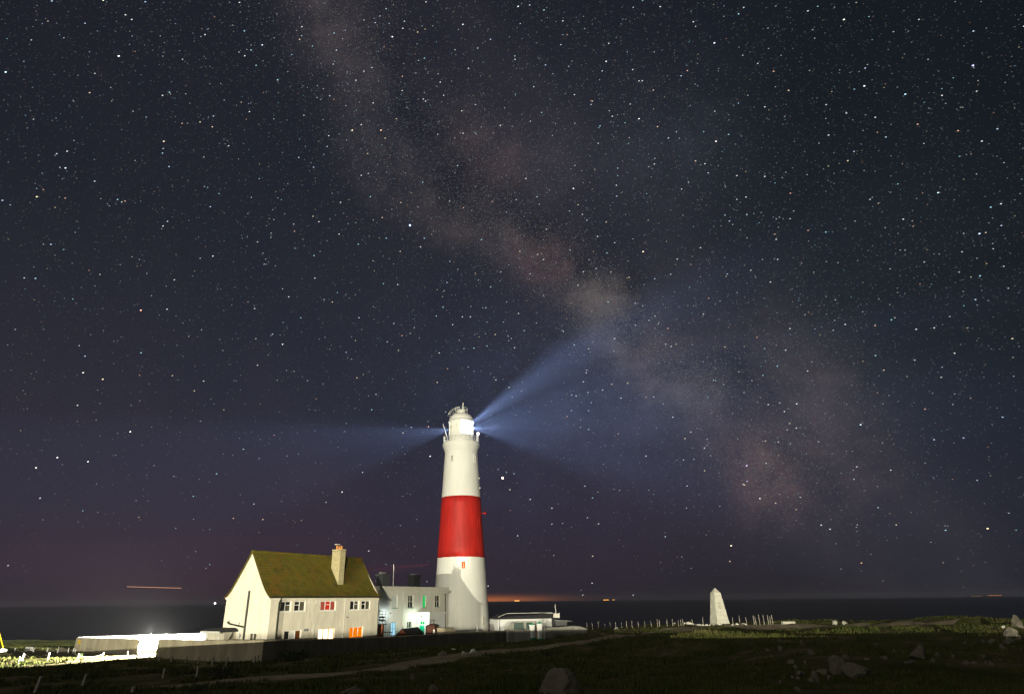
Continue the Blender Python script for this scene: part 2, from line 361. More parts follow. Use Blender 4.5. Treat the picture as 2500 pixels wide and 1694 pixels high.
g = t.nodes.new('ShaderNodeNewGeometry').outputs['Position']
c = ramp(t, noise_n(t, g, .35, 8, .7), [(.33, (.048, .050, .014)), (.45, (.070, .076, .018)), (.55, (.11, .092, .040)), (.66, (.20, .155, .09))])
c = mixc(t, mth(t, 'MULTIPLY_ADD', noise_n(t, g, 1.7, 7, .75), 5, -3.05, clamp=True), c, (.19, .16, .10))
c = mixc(t, mth(t, 'MULTIPLY_ADD', noise_n(t, g, 3.5, 6, .75), 4, -2.2, clamp=True), c, (.022, .024, .008))
t.links.new(c, b.inputs['Base Color'])
bp = t.nodes.new('ShaderNodeBump'); bp.inputs['Strength'].default_value = 1; bp.inputs['Distance'].default_value = .15
t.links.new(noise_n(t, g, 4, 8, .8), bp.inputs['Height']); t.links.new(bp.outputs[0], b.inputs['Normal'])
tag(npmesh('ground', vv, ff, m_gr), None, None, kind='structure')
# sea
m_sea = bpy.data.materials.new('sea_water'); m_sea.use_nodes = True; t = m_sea.node_tree; b = t.nodes['Principled BSDF']
b.inputs['Base Color'].default_value = (.004, .007, .012, 1); b.inputs['Roughness'].default_value = .45; b.inputs['Specular IOR Level'].default_value = .22
g = t.nodes.new('ShaderNodeNewGeometry').outputs['Position']
bp = t.nodes.new('ShaderNodeBump'); bp.inputs['Strength'].default_value = .6; bp.inputs['Distance'].default_value = 1.0
t.links.new(noise_n(t, g, .12, 6, .7), bp.inputs['Height']); t.links.new(bp.outputs[0], b.inputs['Normal'])
R = 8000.0; n = 96
vs = [(0, 0, -6.0)] + [(rr * math.cos(2 * math.pi * k / n), rr * math.sin(2 * math.pi * k / n), -6.0) for rr in (300, 1500, R) for k in range(n)]
fs = [(0, 1 + k, 1 + (k + 1) % n) for k in range(n)]
for q in (0, 1): fs += [(1 + q * n + k, 1 + (q + 1) * n + k, 1 + (q + 1) * n + (k + 1) % n, 1 + q * n + (k + 1) % n) for k in range(n)]
mb = MB(); mb.add(vs, fs); tag(mb.build('sea', m_sea, loc=(0, 0, -6)), None, None, kind='structure')
# path
m_path = bpy.data.materials.new('stony_track'); m_path.use_nodes = True; t = m_path.node_tree; b = t.nodes['Principled BSDF']
b.inputs['Roughness'].default_value = 1; b.inputs['Specular IOR Level'].default_value = .05
g = t.nodes.new('ShaderNodeNewGeometry').outputs['Position']
c = ramp(t, noise_n(t, g, 1.1, 8, .75), [(.3, (.13, .105, .065)), (.5, (.24, .195, .125)), (.72, (.40, .34, .24))])
t.links.new(c, b.inputs['Base Color'])
bp = t.nodes.new('ShaderNodeBump'); bp.inputs['Strength'].default_value = .8; bp.inputs['Distance'].default_value = .06
t.links.new(noise_n(t, g, 9, 6, .8), bp.inputs['Height']); t.links.new(bp.outputs[0], b.inputs['Normal'])
PATHS = []
def path(name, pix, w0, w1):
    P = [ground(*p)[:2] for p in pix]; pts = []
    for a, b2 in zip(P[:-1], P[1:]):
        k = max(2, int(np.linalg.norm(b2 - a) / .35))
        pts += [a + (b2 - a) * i / k for i in range(k)]
    pts.append(P[-1]); pts = np.array(pts)
    for _ in range(25): pts[1:-1] = (pts[:-2] + pts[1:-1] * 2 + pts[2:]) / 4
    d = np.gradient(pts, axis=0); d /= np.linalg.norm(d, axis=1)[:, None]; nrm = np.stack([-d[:, 1], d[:, 0]], 1)
    K = 13; s = np.linspace(-1, 1, K); L = np.linspace(0, 1, len(pts))
    wl = (w0 + (w1 - w0) * L) * (1 + .25 * vnoise(L * 30, L * 0, 11)); wr = (w0 + (w1 - w0) * L) * (1 + .25 * vnoise(L * 27, L * 0 + 3, 12))
    Wd = np.where(s[None, :] < 0, wl[:, None], wr[:, None]) * s[None, :]
    XY = pts[:, None, :] + nrm[:, None, :] * Wd[..., None]
    ZZ = H(XY[..., 0], XY[..., 1]).reshape(XY.shape[:2]) + .05 - .12 * np.abs(s[None, :]) ** 5
    V = np.concatenate([XY, ZZ[..., None]], 2).reshape(-1, 3)
    ii = np.arange((len(pts) - 1) * (K - 1)); a, b3 = ii // (K - 1), ii % (K - 1); q = a * K + b3
    tag(npmesh(name, V, np.stack([q, q + K, q + K + 1, q + 1], 1), m_path), None, None, kind='structure')
    PATHS.append((pts, max(w0, w1)))
path('footpath', [(250, 1688), (480, 1672), (620, 1655), (760, 1650), (880, 1643), (980, 1628), (1060, 1611), (1110, 1599), (1180, 1594), (1270, 1584), (1370, 1573), (1480, 1558), (1580, 1545), (1660, 1537)], 1.6, 1.5)
path('gravel_track', [(1640, 1538), (1720, 1532), (1800, 1529), (1900, 1528.5), (2000, 1529), (2090, 1529), (2180, 1528), (2260, 1524), (2330, 1524)], 2.2, 2.4)
# ---------------------------------------------------------------- cottage
T = rad(57); a_ = np.array([math.cos(T), math.sin(T), 0]); b_ = np.array([-a_[1], a_[0], 0]); n_ = -b_
FL = np.array([-18.183, 57.0, 0]); HL, HW, ZE, ZR = 14.06, 5.86, 5.787, 9.56; ZG = .2
def facade(mb, O, a, inw, L, z0, z1, opens, dep=.16, mi=0):
    """wall sheet from O along a with real openings (s0,s1,z0,z1) and reveals going inwards"""
    O = np.array(O, float)
    P = lambda s, d, z: tuple(O + a * s + inw * d + np.array([0, 0, z]) - np.array([0, 0, O[2]]))
    ss = sorted({0, L, *[v for o in opens for v in o[:2]]}); zz = sorted({z0, z1, *[v for o in opens for v in o[2:]]})
    for s0, s1 in zip(ss[:-1], ss[1:]):
        for y0, y1 in zip(zz[:-1], zz[1:]):
            cs, cz = (s0 + s1) / 2, (y0 + y1) / 2
            if any(o[0] < cs < o[1] and o[2] < cz < o[3] for o in opens): continue
            mb.add([P(s0, 0, y0), P(s1, 0, y0), P(s1, 0, y1), P(s0, 0, y1)], [(0, 1, 2, 3)], mi=mi)
    for o in opens:
        s0, s1, y0, y1 = o
        for A, B in (((s0, y0), (s0, y1)), ((s1, y1), (s1, y0)), ((s0, y1), (s1, y1)), ((s1, y0), (s0, y0))):
            mb.add([P(A[0], 0, A[1]), P(B[0], 0, B[1]), P(B[0], dep, B[1]), P(A[0], dep, A[1])], [(0, 1, 2, 3)], mi=mi)
def px_rect(x0, y0, x1, y1, O, a, n):
    q0 = on_plane(x0, (y0 + y1) / 2, O, n); q1 = on_plane(x1, (y0 + y1) / 2, O, n); xm = (x0 + x1) / 2
    return ((q0 - O) @ a, (q1 - O) @ a, on_plane(xm, y1, O, n)[2], on_plane(xm, y0, O, n)[2])
def window(parent, O, a, inw, r, cols, m_pane, dep=.14, rows=None, sill=m_frame, fr=m_frame, bar=.05, name='window', label=None):
    """frame with mullions, panes as sub-parts; rows: list per column of split fractions"""
    s0, s1, z0, z1 = r; mb = MB(); O = np.array(O, float); fw = .055
    bx = lambda u0, u1, d0, d1, y0, y1: mb.fbox(O, a, inw, u0, u1, d0, d1, y0, y1)
    bx(s0, s0 + fw, dep - .05, dep + .05, z0, z1); bx(s1 - fw, s1, dep - .05, dep + .05, z0, z1)
    bx(s0 + fw, s1 - fw, dep - .048, dep + .048, z0, z0 + fw); bx(s0 + fw, s1 - fw, dep - .048, dep + .048, z1 - fw, z1)
    cw = (s1 - s0) / cols
    for k in range(1, cols): bx(s0 + cw * k - bar / 2, s0 + cw * k + bar / 2, dep - .045, dep + .045, z0 + fw, z1 - fw)
    rows = rows or [[]] * cols; cells = []
    for k in range(cols):
        u0 = s0 + cw * k + (fw if k == 0 else bar / 2); u1 = s0 + cw * (k + 1) - (fw if k == cols - 1 else bar / 2)
        zs = [z0 + fw] + [z0 + (z1 - z0) * q for q in rows[k]] + [z1 - fw]
        for q in rows[k]: bx(u0, u1, dep - .04, dep + .04, z0 + (z1 - z0) * q - bar / 2, z0 + (z1 - z0) * q + bar / 2)
        for i in range(len(zs) - 1): cells.append((u0, u1, zs[i] + (bar / 2 if i else 0), zs[i + 1] - (bar / 2 if i < len(zs) - 2 else 0)))
    w = mb.build(name, fr, parent, label=label)
    for k, (u0, u1, y0, y1) in enumerate(cells):
        mp = m_pane[k % len(m_pane)] if isinstance(m_pane, (list, tuple)) else m_pane
        MB().fbox(O, a, inw, u0, u1, dep, dep + .012, y0, y1).build('pane', mp, w)
    if sill is not None:
        MB().fbox(O, a, inw, s0 - .06, s1 + .06, -.07, .1, z0 - .07, z0 - .002).build('sill', sill, w)
    return w
e_white = emis('lit_kitchen_window', (1, .74, .42), 3.4); e_orange = emis('lit_orange_window', (1, .27, .0), 1.0, var=(.9, .16, .0))
e_red = emis('lit_red_curtain', (.80, .045, .02), .75); e_red2 = emis('lit_pink_curtain', (.50, .10, .06), .75)
e_blue = emis('lit_blue_window', (.35, .65, .8), 1.2); e_lgreen = emis('lit_green_fanlight', (.0, .75, .12), 1.0); e_strip = emis('lit_green_window', (.0, .7, .15), .8)
house = thing('cottage', 'cream rendered cottage with steep mossy tiled roof and brick chimney behind the wall', 'house', (FL + a_ * 7 + b_ * 3) * [1, 1, 0] + [0, 0, ZG])
HP = lambda s, o, z: FL * [1, 1, 0] + a_ * s + b_ * o + np.array([0, 0, z])
PX = lambda *r: px_rect(*r, FL, a_, n_)
fw = dict(w1=PX(684.5, 1466.5, 711, 1491.6), w2=PX(719, 1466.5, 746, 1491.6), w3=PX(782.6, 1466.5, 820, 1491.6), w4=PX(854.5, 1467, 877, 1491), w5=PX(882.5, 1467, 904, 1491),
          g1=PX(693, 1542, 735, 1566), g2=PX(777, 1536, 816, 1561), g3=PX(852.5, 1533, 886, 1558))
fw['w2'] = (fw['w2'][0], fw['w2'][1], fw['w1'][2], fw['w1'][3])
gy0 = fw['g2'][3] - 1.05
for k in ('w1', 'w2', 'w3', 'w4', 'w5'): fw[k] = (*fw[k][:2], 4.47, 5.30)
for k in ('g1', 'g2', 'g3'): fw[k] = (*fw[k][:2], 1.95, 2.93)
mb = MB(); facade(mb, HP(0, 0, ZG), a_, b_, HL, ZG, 5.72, list(fw.values()), .18)
mb.add([HP(HL, 0, ZG), HP(HL, HW, ZG), HP(HL, HW, 5.72), HP(HL, HW / 2, 9.4), HP(HL, 0, 5.72)], [(0, 1, 2, 3, 4)])
mb.add([HP(0, HW, ZG), HP(HL, HW, ZG), HP(HL, HW, 5.72), HP(0, HW, 5.72)], [(1, 0, 3, 2)])
# inner lining so that dark rooms stay dark
mb.build('front_wall', m_house, house)
def gfrac(t):   # roof profile height fraction against horizontal fraction
    return np.interp(t, [-.06, 0, .1, .2, .35, 1], [-.035, 0, .062, .14, .285, 1])
# gable wall
gw = {}
O_g = HP(0, HW, ZG); ga = -b_   # along the gable from back-left corner to the front corner
GX = lambda *r: px_rect(*r, HP(0, HW, 0), ga, -a_)
gops = [GX(607.5, 1544, 625, 1566), GX(632.5, 1543.5, 636, 1566), GX(580.5, 1541, 585.5, 1566)]
gops = [(o[0], o[1], 1.5, o[3]) for o in gops]
mb = MB(); facade(mb, O_g, ga, a_, HW, ZG, ZE - .08, gops, .12)
tt = np.linspace(0, 1, 9); prof = [(HW / 2 * t_, ZE - .08 + (ZR - ZE - .04) * float(gfrac(t_))) for t_ in tt]
gp = [HP(0, o, z) for o, z in prof] + [HP(0, HW - o, z) for o, z in reversed(prof[:-1])]
mb.add(gp, [tuple(reversed(range(len(gp))))])
mb.build('gable_wall', m_gable, house)
MB().fbox(HP(0, 0, 0), a_, b_, .02, .95, -.22, -.002, ZG, 5.45).build('corner_pier', m_house, house)
window(house, O_g, ga, a_, gops[0], 2, m_glass2, .1); window(house, O_g, ga, a_, gops[1], 1, m_glass2, .1); window(house, O_g, ga, a_, gops[2], 1, m_glass2, .1)
# roof: shell with thickness and a bellcast curve, tile courses stepped
def roof_side(mb, sgn):
    nS = 26; ts = np.linspace(-.07, 1, nS)
    rows = []
    for k, t_ in enumerate(ts):
        z = ZE + (ZR - ZE) * float(gfrac(t_)); o = HW / 2 * t_
        if sgn < 0: o = HW - o
        rows.append((o, z))
    for k in range(nS - 1):
        (o0, z0), (o1, z1) = rows[k], rows[k + 1]
        e = .028
        for (s0, s1) in [(-.14 + (HL + .32) * i / 10, -.14 + (HL + .32) * (i + 1) / 10) for i in range(10)]:
            w = lambda s: .025 * math.sin(s * 1.3 + .5) * math.sin(math.pi * max(0, min(1, ts[k])))
            mb.add([HP(s0, o0, z0 + e + w(s0)), HP(s1, o0, z0 + e + w(s1)), HP(s1, o1, z1 + w(s1)), HP(s0, o1, z1 + w(s0))], [(0, 1, 2, 3) if sgn > 0 else (3, 2, 1, 0)])
            mb.add([HP(s0, o0, z0 + w(s0) - .06 * (k == 0)), HP(s1, o0, z0 + w(s1) - .06 * (k == 0)), HP(s1, o0, z0 + e + w(s1)), HP(s0, o0, z0 + e + w(s0))], [(0, 1, 2, 3)])
        for s_ in (-.14, HL + .18):
            mb.add([HP(s_, o0, z0 - .09), HP(s_, o1, z1 - .09), HP(s_, o1, z1 + .0), HP(s_, o0, z0 + .028)], [(0, 1, 2, 3)])
        mb.add([HP(-.14, o0, z0 - .09), HP(HL + .18, o0, z0 - .09), HP(HL + .18, o1, z1 - .09), HP(-.14, o1, z1 - .09)], [(0, 1, 2, 3)])
mb = MB(); roof_side(mb, 1); roof_side(mb, -1); roof = mb.build('roof', m_roof, house)
mb = MB()
for k in range(34):
    s0 = -.15 + (HL + .34) * k / 34; mb.tube(HP(s0, HW / 2, ZR - .02), HP(s0 + (HL + .34) / 34 - .02, HW / 2, ZR - .02), .10, .115, 8)
mb.build('ridge_tiles', m_roof, roof)
mb = MB()
mb.tube(HP(-.1, -.24, ZE - .12), HP(HL + .2, -.24, ZE - .12), .055, n=8); mb.build('gutter', m_black, house)
mb = MB(); mb.fbox(HP(0, 0, 0), a_, b_, 0, HL, -.06, -.004, 5.54, 5.69); mb.build('fascia', m_trimw, house)
for e0 in (-.15, HW - .35): MB().fbox(HP(0, 0, 0), a_, b_, -.05, -.004, e0, e0 + .5, 5.52, 5.70).build('eaves_box', m_trimw, house)
def pipe(parent, pts, r, m=m_pipe, name='drainpipe'):
    mb = MB()
    for p, q in zip(pts[:-1], pts[1:]): mb.tube(p, q, r, n=8)
    return mb.build(name, m, parent)
pipe(house, [HP(1.12, -.22, 5.6), HP(1.0, -.28, 5.35), HP(.86, -.28, 5.2), HP(.86, -.28, ZG)], .05)
pipe(house, [HP(HL - .05, -.22, 5.6), HP(HL - .1, -.1, 5.25), HP(HL - .1, -.07, ZG)], .045)
gO = lambda px, py, d=.09: on_plane(px, py, HP(-d, 0, 0), -a_)
pipe(house, [gO(608.8, 1441), gO(593, 1566)], .085, name='soil_pipe')
pipe(house, [gO(594, 1529.5), gO(575, 1525.5), gO(560, 1522), gO(556.5, 1518.5), gO(557, 1516)], .07, name='soil_pipe')
for x, y in ((561, 1513), (584, 1518)): pipe(house, [gO(x, y, .04), gO(x - 1, y + 8, .04)], .02, name='bracket')
MB().fbox(HP(0, 0, 0), a_, b_, -.05, -.003, 3.2, 3.32, 2.5, 2.68).build('meter_box', m_grey, house)
BASE = HP(0, 0, 0)
rr = [[], [.62]]
window(house, BASE, a_, b_, fw['w1'], 2, [m_glass, m_glass2, m_glass], .14, rows=[[], [.62]])
window(house, BASE, a_, b_, fw['w2'], 2, [m_glass, m_glass, m_glass2], .14, rows=[[.62], []])
window(house, BASE, a_, b_, fw['w3'], 3, [e_red2, e_red, e_red, e_red2], .14, rows=[[], [.62], []], label='upstairs window lit red behind its curtains')
window(house, BASE, a_, b_, fw['w4'], 2, [m_glass, m_glass2, m_glass2], .14, rows=[[], [.62]])
window(house, BASE, a_, b_, fw['w5'], 2, [m_glass, m_glass, m_glass2], .14, rows=[[.62], []])
window(house, BASE, a_, b_, fw['g1'], 3, [m_glass, m_frame, m_brown], .14, label='downstairs window with a brown blind')
window(house, BASE, a_, b_, fw['g2'], 3, e_white, .14, fr=mat('painted_glow_frame', (.62, .27, .09), .6, .1, 4), bar=.09, label='downstairs window glaring white and orange')  # orange lamp glow painted into the frame colour
window(house, BASE, a_, b_, fw['g3'], 3, e_orange, .14, label='downstairs window lit deep orange')
for x, y, w, h in ((754.5, 1468, .10, .3), (761.5, 1468.5, .07, .26), (771.5, 1468, .10, .3), (778.5, 1468.5, .07, .26), (754.5, 1538, .10, .3), (762, 1538, .08, .28), (845, 1506, .3, .12)):
    q = on_plane(x, y, BASE, n_); s = (q - BASE) @ a_
    MB().fbox(BASE, a_, b_, s, s + w, -.035, -.003, q[2] - h / 2, q[2] + h / 2).build('vent', m_trimw if w != .3 else m_grey, house)
q = on_plane(745.5, 1537, BASE, n_); s = (q - BASE) @ a_
MB().fbox(BASE, a_, b_, s - .25, s + .25, -.12, -.003, q[2] - .1, q[2] + .1).build('flue_cover', m_grey, house)
pipe(house, [on_plane(767.5, 1519, HP(0, -.03, 0), n_), on_plane(764, 1560, HP(0, -.03, 0), n_)], .018, m_trimw, 'cable')
pipe(house, [on_plane(844, 1458, HP(0, -.03, 0), n_), on_plane(837, 1556, HP(0, -.03, 0), n_)], .018, m_trimw, 'cable')
# chimney of the cottage: core with real brick courses
cs, co0, co1 = 9.0, .95, 2.1; cwd = .72; ctop = 10.05
ch = MB().fbox(BASE, a_, b_, cs + .02, cs + cwd - .02, co0 + .02, co1 - .02, 6.4, ctop - .01).build('chimney', m_mortar, house)
mb = MB(); z = 6.55; k = 0
while z < ctop - .08:
    h = .115
    for face in range(4):
        Lf = cwd if face in (0, 2) else co1 - co0; nb = 2 if face in (0, 2) else 3
        off = (k % 2) * .5 / nb * Lf
        cuts = sorted({0, Lf, *[min(Lf, max(0, Lf * i / nb + off)) for i in range(nb + 1)]})
        for c0, c1 in zip(cuts[:-1], cuts[1:]):
            if c1 - c0 < .05: continue
            j = random.uniform(-.012, .014); g_ = .008
            if face == 0: mb.fbox(BASE, a_, b_, cs + c0 + g_, cs + c1 - g_, co0 - j, co0 + .05, z, z + h - .028)
            elif face == 1: mb.fbox(BASE, a_, b_, cs - j, cs + .05, co0 + c0 + g_, co0 + c1 - g_, z + .001, z + h - .029)
            elif face == 2: mb.fbox(BASE, a_, b_, cs + c0 + g_, cs + c1 - g_, co1 - .05, co1 + j, z, z + h - .028)
            else: mb.fbox(BASE, a_, b_, cs + cwd - .05, cs + cwd + j, co0 + c0 + g_, co0 + c1 - g_, z + .001, z + h - .029)
    z += h; k += 1
o = mb.build('brickwork', m_brick, ch); o['kind'] = 'stuff'
MB().fbox(BASE, a_, b_, cs - .03, cs + cwd + .03, co0 - .03, co1 + .03, ctop - .0, ctop + .09).build('chimney_cap', m_brick, ch)
for oo, hh, rr_ in ((1.2, .36, .12), (1.52, .30, .11), (1.84, .42, .11)):
    c_ = HP(cs + cwd / 2, oo, 0); MB().lathe([(rr_, ctop + .09), (rr_ * .85, ctop + .09 + hh * .5), (rr_ * .95, ctop + .09 + hh), (rr_ * .7, ctop + .09 + hh)], c_, 12, capt=True).build('chimney_pot', m_terra, ch)
MB().fbox(HP(cs + cwd / 2, 1.84, 0), a_, b_, -.2, .2, -.2, .2, ctop + .58, ctop + .63).build('pot_cowl', m_trimw, ch)
# annexe porch against the gable
j0 = on_plane(577, 1550, HP(0, 0, 0), -a_); o_j = (j0 - BASE) @ b_
ext = 1.0
for _ in range(40):
    p = HP(-ext, o_j, 2.5); dd = p - EYE; xx = PPX + F * (dd @ R_) / (dd @ f_)
    ext += (xx - 547) * .01
ann = thing('porch_annexe', 'low flat roofed cream porch with overhanging eaves beside the gable', 'outbuilding', HP(-ext / 2, o_j + 1, ZG))
al = 2.0
for _ in range(40):
    p = HP(-ext, o_j + al, 2.5); dd = p - EYE; xx = PPX + F * (dd @ R_) / (dd @ f_); al += (xx - 507) * .01
MB().fbox(BASE, a_, b_, -ext, -.01, o_j, o_j + al, ZG, 2.86).build('wall', m_house, ann)
MB().fbox(BASE, a_, b_, -ext - .03, -ext - .004, o_j + al * .28, o_j + al * .36, ZG, 2.5).build('door_frame', m_frame, ann)
mb = MB(); r0_, r1_ = o_j - .25, o_j + al + .45
for (e0, z0), (e1, z1) in (((.45, 2.90), (.40, 3.02)), ((.40, 3.02), (.15, 3.16)), ((.15, 3.16), (-.2, 3.20))):
    A = [HP(-ext - e0, r0_ + .45 - e0, z0), HP(-ext - e0, r1_ - .45 + e0, z0), HP(-.02, r1_ - .45 + e0, z0), HP(-.02, r0_ + .45 - e0, z0)]
    B = [HP(-ext - e1, r0_ + .45 - e1, z1), HP(-ext - e1, r1_ - .45 + e1, z1), HP(-.02, r1_ - .45 + e1, z1), HP(-.02, r0_ + .45 - e1, z1)]
    mb.hexa(A + B)
mb.build('roof', m_dark, ann)
MB().fbox(BASE, a_, b_, -ext - .47, -ext - .40, r0_ + .3, r1_ + .02, 2.80, 2.96).build('fascia', m_trimw, ann)
pipe(ann, [HP(-.45, o_j - .1, 2.85), HP(-.6, o_j - .06, 2.5), HP(-.75, o_j - .06, 2.3), HP(-.75, o_j - .06, ZG)], .045)
# ---------------------------------------------------------------- boundary walls
def wall_run(name, pts, h, th, m, label, round_end=False, cat='wall'):
    """pts: list of (x,y,ztop); follows the ground below"""
    P = []
    for p, q in zip(pts[:-1], pts[1:]):
        k = max(2, int(math.hypot(q[0] - p[0], q[1] - p[1]) / .8))
        for i in range(k): P.append([p[j] + (q[j] - p[j]) * i / k for j in range(3)])
    P.append(list(pts[-1])); P = np.array(P); d = np.gradient(P[:, :2], axis=0); d /= np.linalg.norm(d, axis=1)[:, None]
    nr = np.stack([-d[:, 1], d[:, 0]], 1) * th / 2
    vs = []; n = len(P)
    for i in range(n):
        g0 = ht(P[i, 0], P[i, 1]) - .5; x, y, zt = P[i]; zt += .015 * math.sin(i * 1.7)
        if round_end: 
            e = min(i, n - 1 - i) if round_end == 2 else n - 1 - i
            if e < 2: zt -= (.35, .08)[e]
        vs += [(x - nr[i, 0], y - nr[i, 1], g0), (x + nr[i, 0], y + nr[i, 1], g0), (x + nr[i, 0], y + nr[i, 1], zt - .06), (x + nr[i, 0] * .5, y + nr[i, 1] * .5, zt), (x - nr[i, 0] * .5, y - nr[i, 1] * .5, zt), (x - nr[i, 0], y - nr[i, 1], zt - .06)]
    fs = []
    for i in range(n - 1):
        for k in range(6): fs.append((i * 6 + k, i * 6 + (k + 1) % 6, i * 6 + 6 + (k + 1) % 6, i * 6 + 6 + k))
    fs += [tuple(range(6)), tuple(reversed(range((n - 1) * 6, n * 6)))]
    mb = MB(); mb.add(vs, fs); 
    o = mb.build(name, m)
    if cat: tag(o, label, cat)
    return o
Wc = at_y(645, 1561, 52)
WE = at_y(390, 1559.5, 66); dL = np.array([WE[0] - Wc[0], WE[1] - Wc[1], 0]); dL /= np.linalg.norm(dL); nL = np.array([-dL[1], dL[0], 0])   # nL points outwards

def wl(px, py):      # point on the left wall line (perpendicular to the cottage front)
    return on_plane(px, py, [Wc[0], Wc[1], 0], nL)
def wr(px, py): return on_plane(px, py, [Wc[0], Wc[1], 0], n_)
pL = [wl(390, 1559.5), wl(520, 1561), Wc]
seg = wall_run('boundary_wall', [tuple(p) for p in pL] + [tuple(wr(770, 1559)), tuple(wr(960, 1553)), tuple(wr(1110, 1543)), tuple(wr(1180, 1539)), tuple(wr(1236, 1538.5))], 2, .3, m_wall,
               'long stained concrete boundary wall running in front of the cottage and lighthouse')
w2 = wall_run('boundary_wall', [tuple(wl(190, 1555.5)), tuple(wl(345, 1558.5))], 2, .3, m_wall, 'short stained wall section left of the gateway with a yellow sign', round_end=False)
for x0, y0, x1, y1, m, lb in ((191.5, 1561, 196.5, 1571, m_yellow, 'small yellow sign at the left end of the short wall'), (338.5, 1562, 344, 1570.5, m_grey, 'small grey plaque at the right end of the short wall')):
    O = wl(x0, y0); s0, s1, z0, z1 = px_rect(x0, y0, x1, y1, np.array([*O[:2], 0]) + nL * .155, -dL, nL)
    tag(MB().fbox(np.array([*O[:2], 0]) + nL * .155, -dL, nL, s0, s1, 0, .03, z0, z1).build('wall_sign', m), lb, 'sign')
# the white wall inside the compound, floodlit
q0, q1, q2 = at_y(193, 1554, 86), at_y(400, 1547.5, 80), at_y(535, 1543.5, 73)
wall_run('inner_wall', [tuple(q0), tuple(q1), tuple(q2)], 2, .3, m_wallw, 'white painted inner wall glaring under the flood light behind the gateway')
LA = np.array([-31.6, 68.7, 1.98])
# low floodlight of the gateway
fl = thing('gate_flood_light', 'low flood light on a short post hidden behind the wall by the gateway', 'lamp', (LA[0], LA[1], ht(LA[0], LA[1])))
MB().tube((LA[0] + .12, LA[1] + .12, ht(LA[0], LA[1])), (LA[0] + .12, LA[1] + .12, 1.65), .04).build('post', m_black, fl)
MB().fbox((LA[0] + .12, LA[1] + .12, 0), (1, 0), (0, 1), -.15, .15, -.08, .02, 1.5, 1.75).build('lamp_head', m_black, fl)
lamp('SPOT', 'gate_flood_bulb', LA, 240000, (1, .96, .84), .1, LA + np.array([-.75, .30, -.42]), 165, .25)
L2 = np.array([-37.5, 76.5, 2.35])
lamp('SPOT', 'far_land_fill', L2, 150000, (1, .96, .84), .1, L2 + np.array([-.68, .72, -.12]), 110, .3)  # added spot to brighten the far land at left
fl = thing('added_flood_light', 'added flood light on a post between the stained wall and the white inner wall', 'lamp', (L2[0], L2[1], ht(L2[0], L2[1])))
MB().tube((L2[0] + .15, L2[1] - .15, ht(L2[0], L2[1])), (L2[0] + .15, L2[1] - .15, 2.2), .04).build('post', m_black, fl)
# right end: pale walls, gate pillars
m_wall2 = mat('pale_wall_render', (.33, .32, .27), .95, .3, 1.2, .5, 16, stain=(.2, .19, .15), streak=True)
pa = tuple(wr(1236, 1538.5))
A1 = at_y(1236, 1531, 84); A2 = at_y(1256, 1516, 84.4); A3 = at_y(1308, 1516, 85.2); 
mb = MB(); N = 10; prof = [(1233, 1531), (1237, 1530.5), (1242, 1528), (1247, 1523), (1251, 1518.5), (1257, 1516), (1283, 1515.4), (1310, 1515.4)]
vs = []
for x, y in prof:
    Yq = 84 + (x - 1233) * .014; p = at_y(x, y, Yq); g0 = ht(p[0], p[1]) - .4
    vs += [(p[0], p[1], g0), (p[0] - .05, p[1] + .3, g0), (p[0] - .05, p[1] + .3, p[2]), tuple(p)]
fs = []
for i in range(len(prof) - 1):
    for k in range(4): fs.append((i * 4 + k, i * 4 + (k + 1) % 4, i * 4 + 4 + (k + 1) % 4, i * 4 + 4 + k))
fs += [(0, 1, 2, 3), tuple(reversed(range(len(vs) - 4, len(vs))))]
rw = mb.add(vs, fs).build('ramped_wall', m_wall2); tag(rw, 'grey wall with a curved ramp and green panels beside the gate pillars', 'wall')
for x0, x1 in ((1254.2, 1278), (1284, 1299)):
    p, q = at_y(x0, 1518.7, 83.9 + (x0 - 1233) * .014), at_y(x1, 1535.3, 83.9 + (x1 - 1233) * .014)
    MB().fbox((p[0], p[1], 0), (1, .0), (0, 1), 0, q[0] - p[0], -.08, .02, q[2], p[2]).build('green_panel', m_dgreen, rw)
def pillar(px, ytop, ybot, w, Yd, label):
    p = at_y(px, ybot, Yd); p[2] = min(p[2], ht(p[0], p[1])); zt = at_y(px, ytop, Yd)[2]
    t_ = thing('gate_pillar', label, 'pillar', p, 'white gate pillars with green caps')
    c_ = a_ * 0 + np.array([math.cos(rad(35)), math.sin(rad(35)), 0]); d_ = np.array([-c_[1], c_[0], 0]); h = w / 2
    MB().fbox(p, c_, d_, -h * 1.25, h * 1.25, -h * 1.25, h * 1.25, p[2] - .3, p[2] + .28).build('plinth', m_green, t_)
    MB().fbox(p, c_, d_, -h, h, -h, h, p[2] + .28, zt - .3).build('shaft', m_white, t_)
    MB().fbox(p, c_, d_, -h * 1.2, h * 1.2, -h * 1.2, h * 1.2, zt - .3, zt - .2).build('collar', m_white, t_)
    q = lambda u, w_, z: tuple(p * [1, 1, 0] + c_ * u + d_ * w_ + np.array([0, 0, z])); k = h * 1.45
    MB().add([q(-k, -k, zt - .2), q(k, -k, zt - .2), q(k, k, zt - .2), q(-k, k, zt - .2), q(0, 0, zt + .05)], [(3, 2, 1, 0), (0, 1, 4), (1, 2, 4), (2, 3, 4), (3, 0, 4)]).build('cap', m_green, t_)
pillar(1299.5, 1520, 1558, .42, 82, 'left one of two white gate pillars with pyramid green cap')
pillar(1318.5, 1517, 1560, .42, 81.2, 'right one of two white gate pillars, beside the wooden gate')
p = at_y(1313, 1556, 82.6); z1 = at_y(1313, 1530, 82.6)[2]
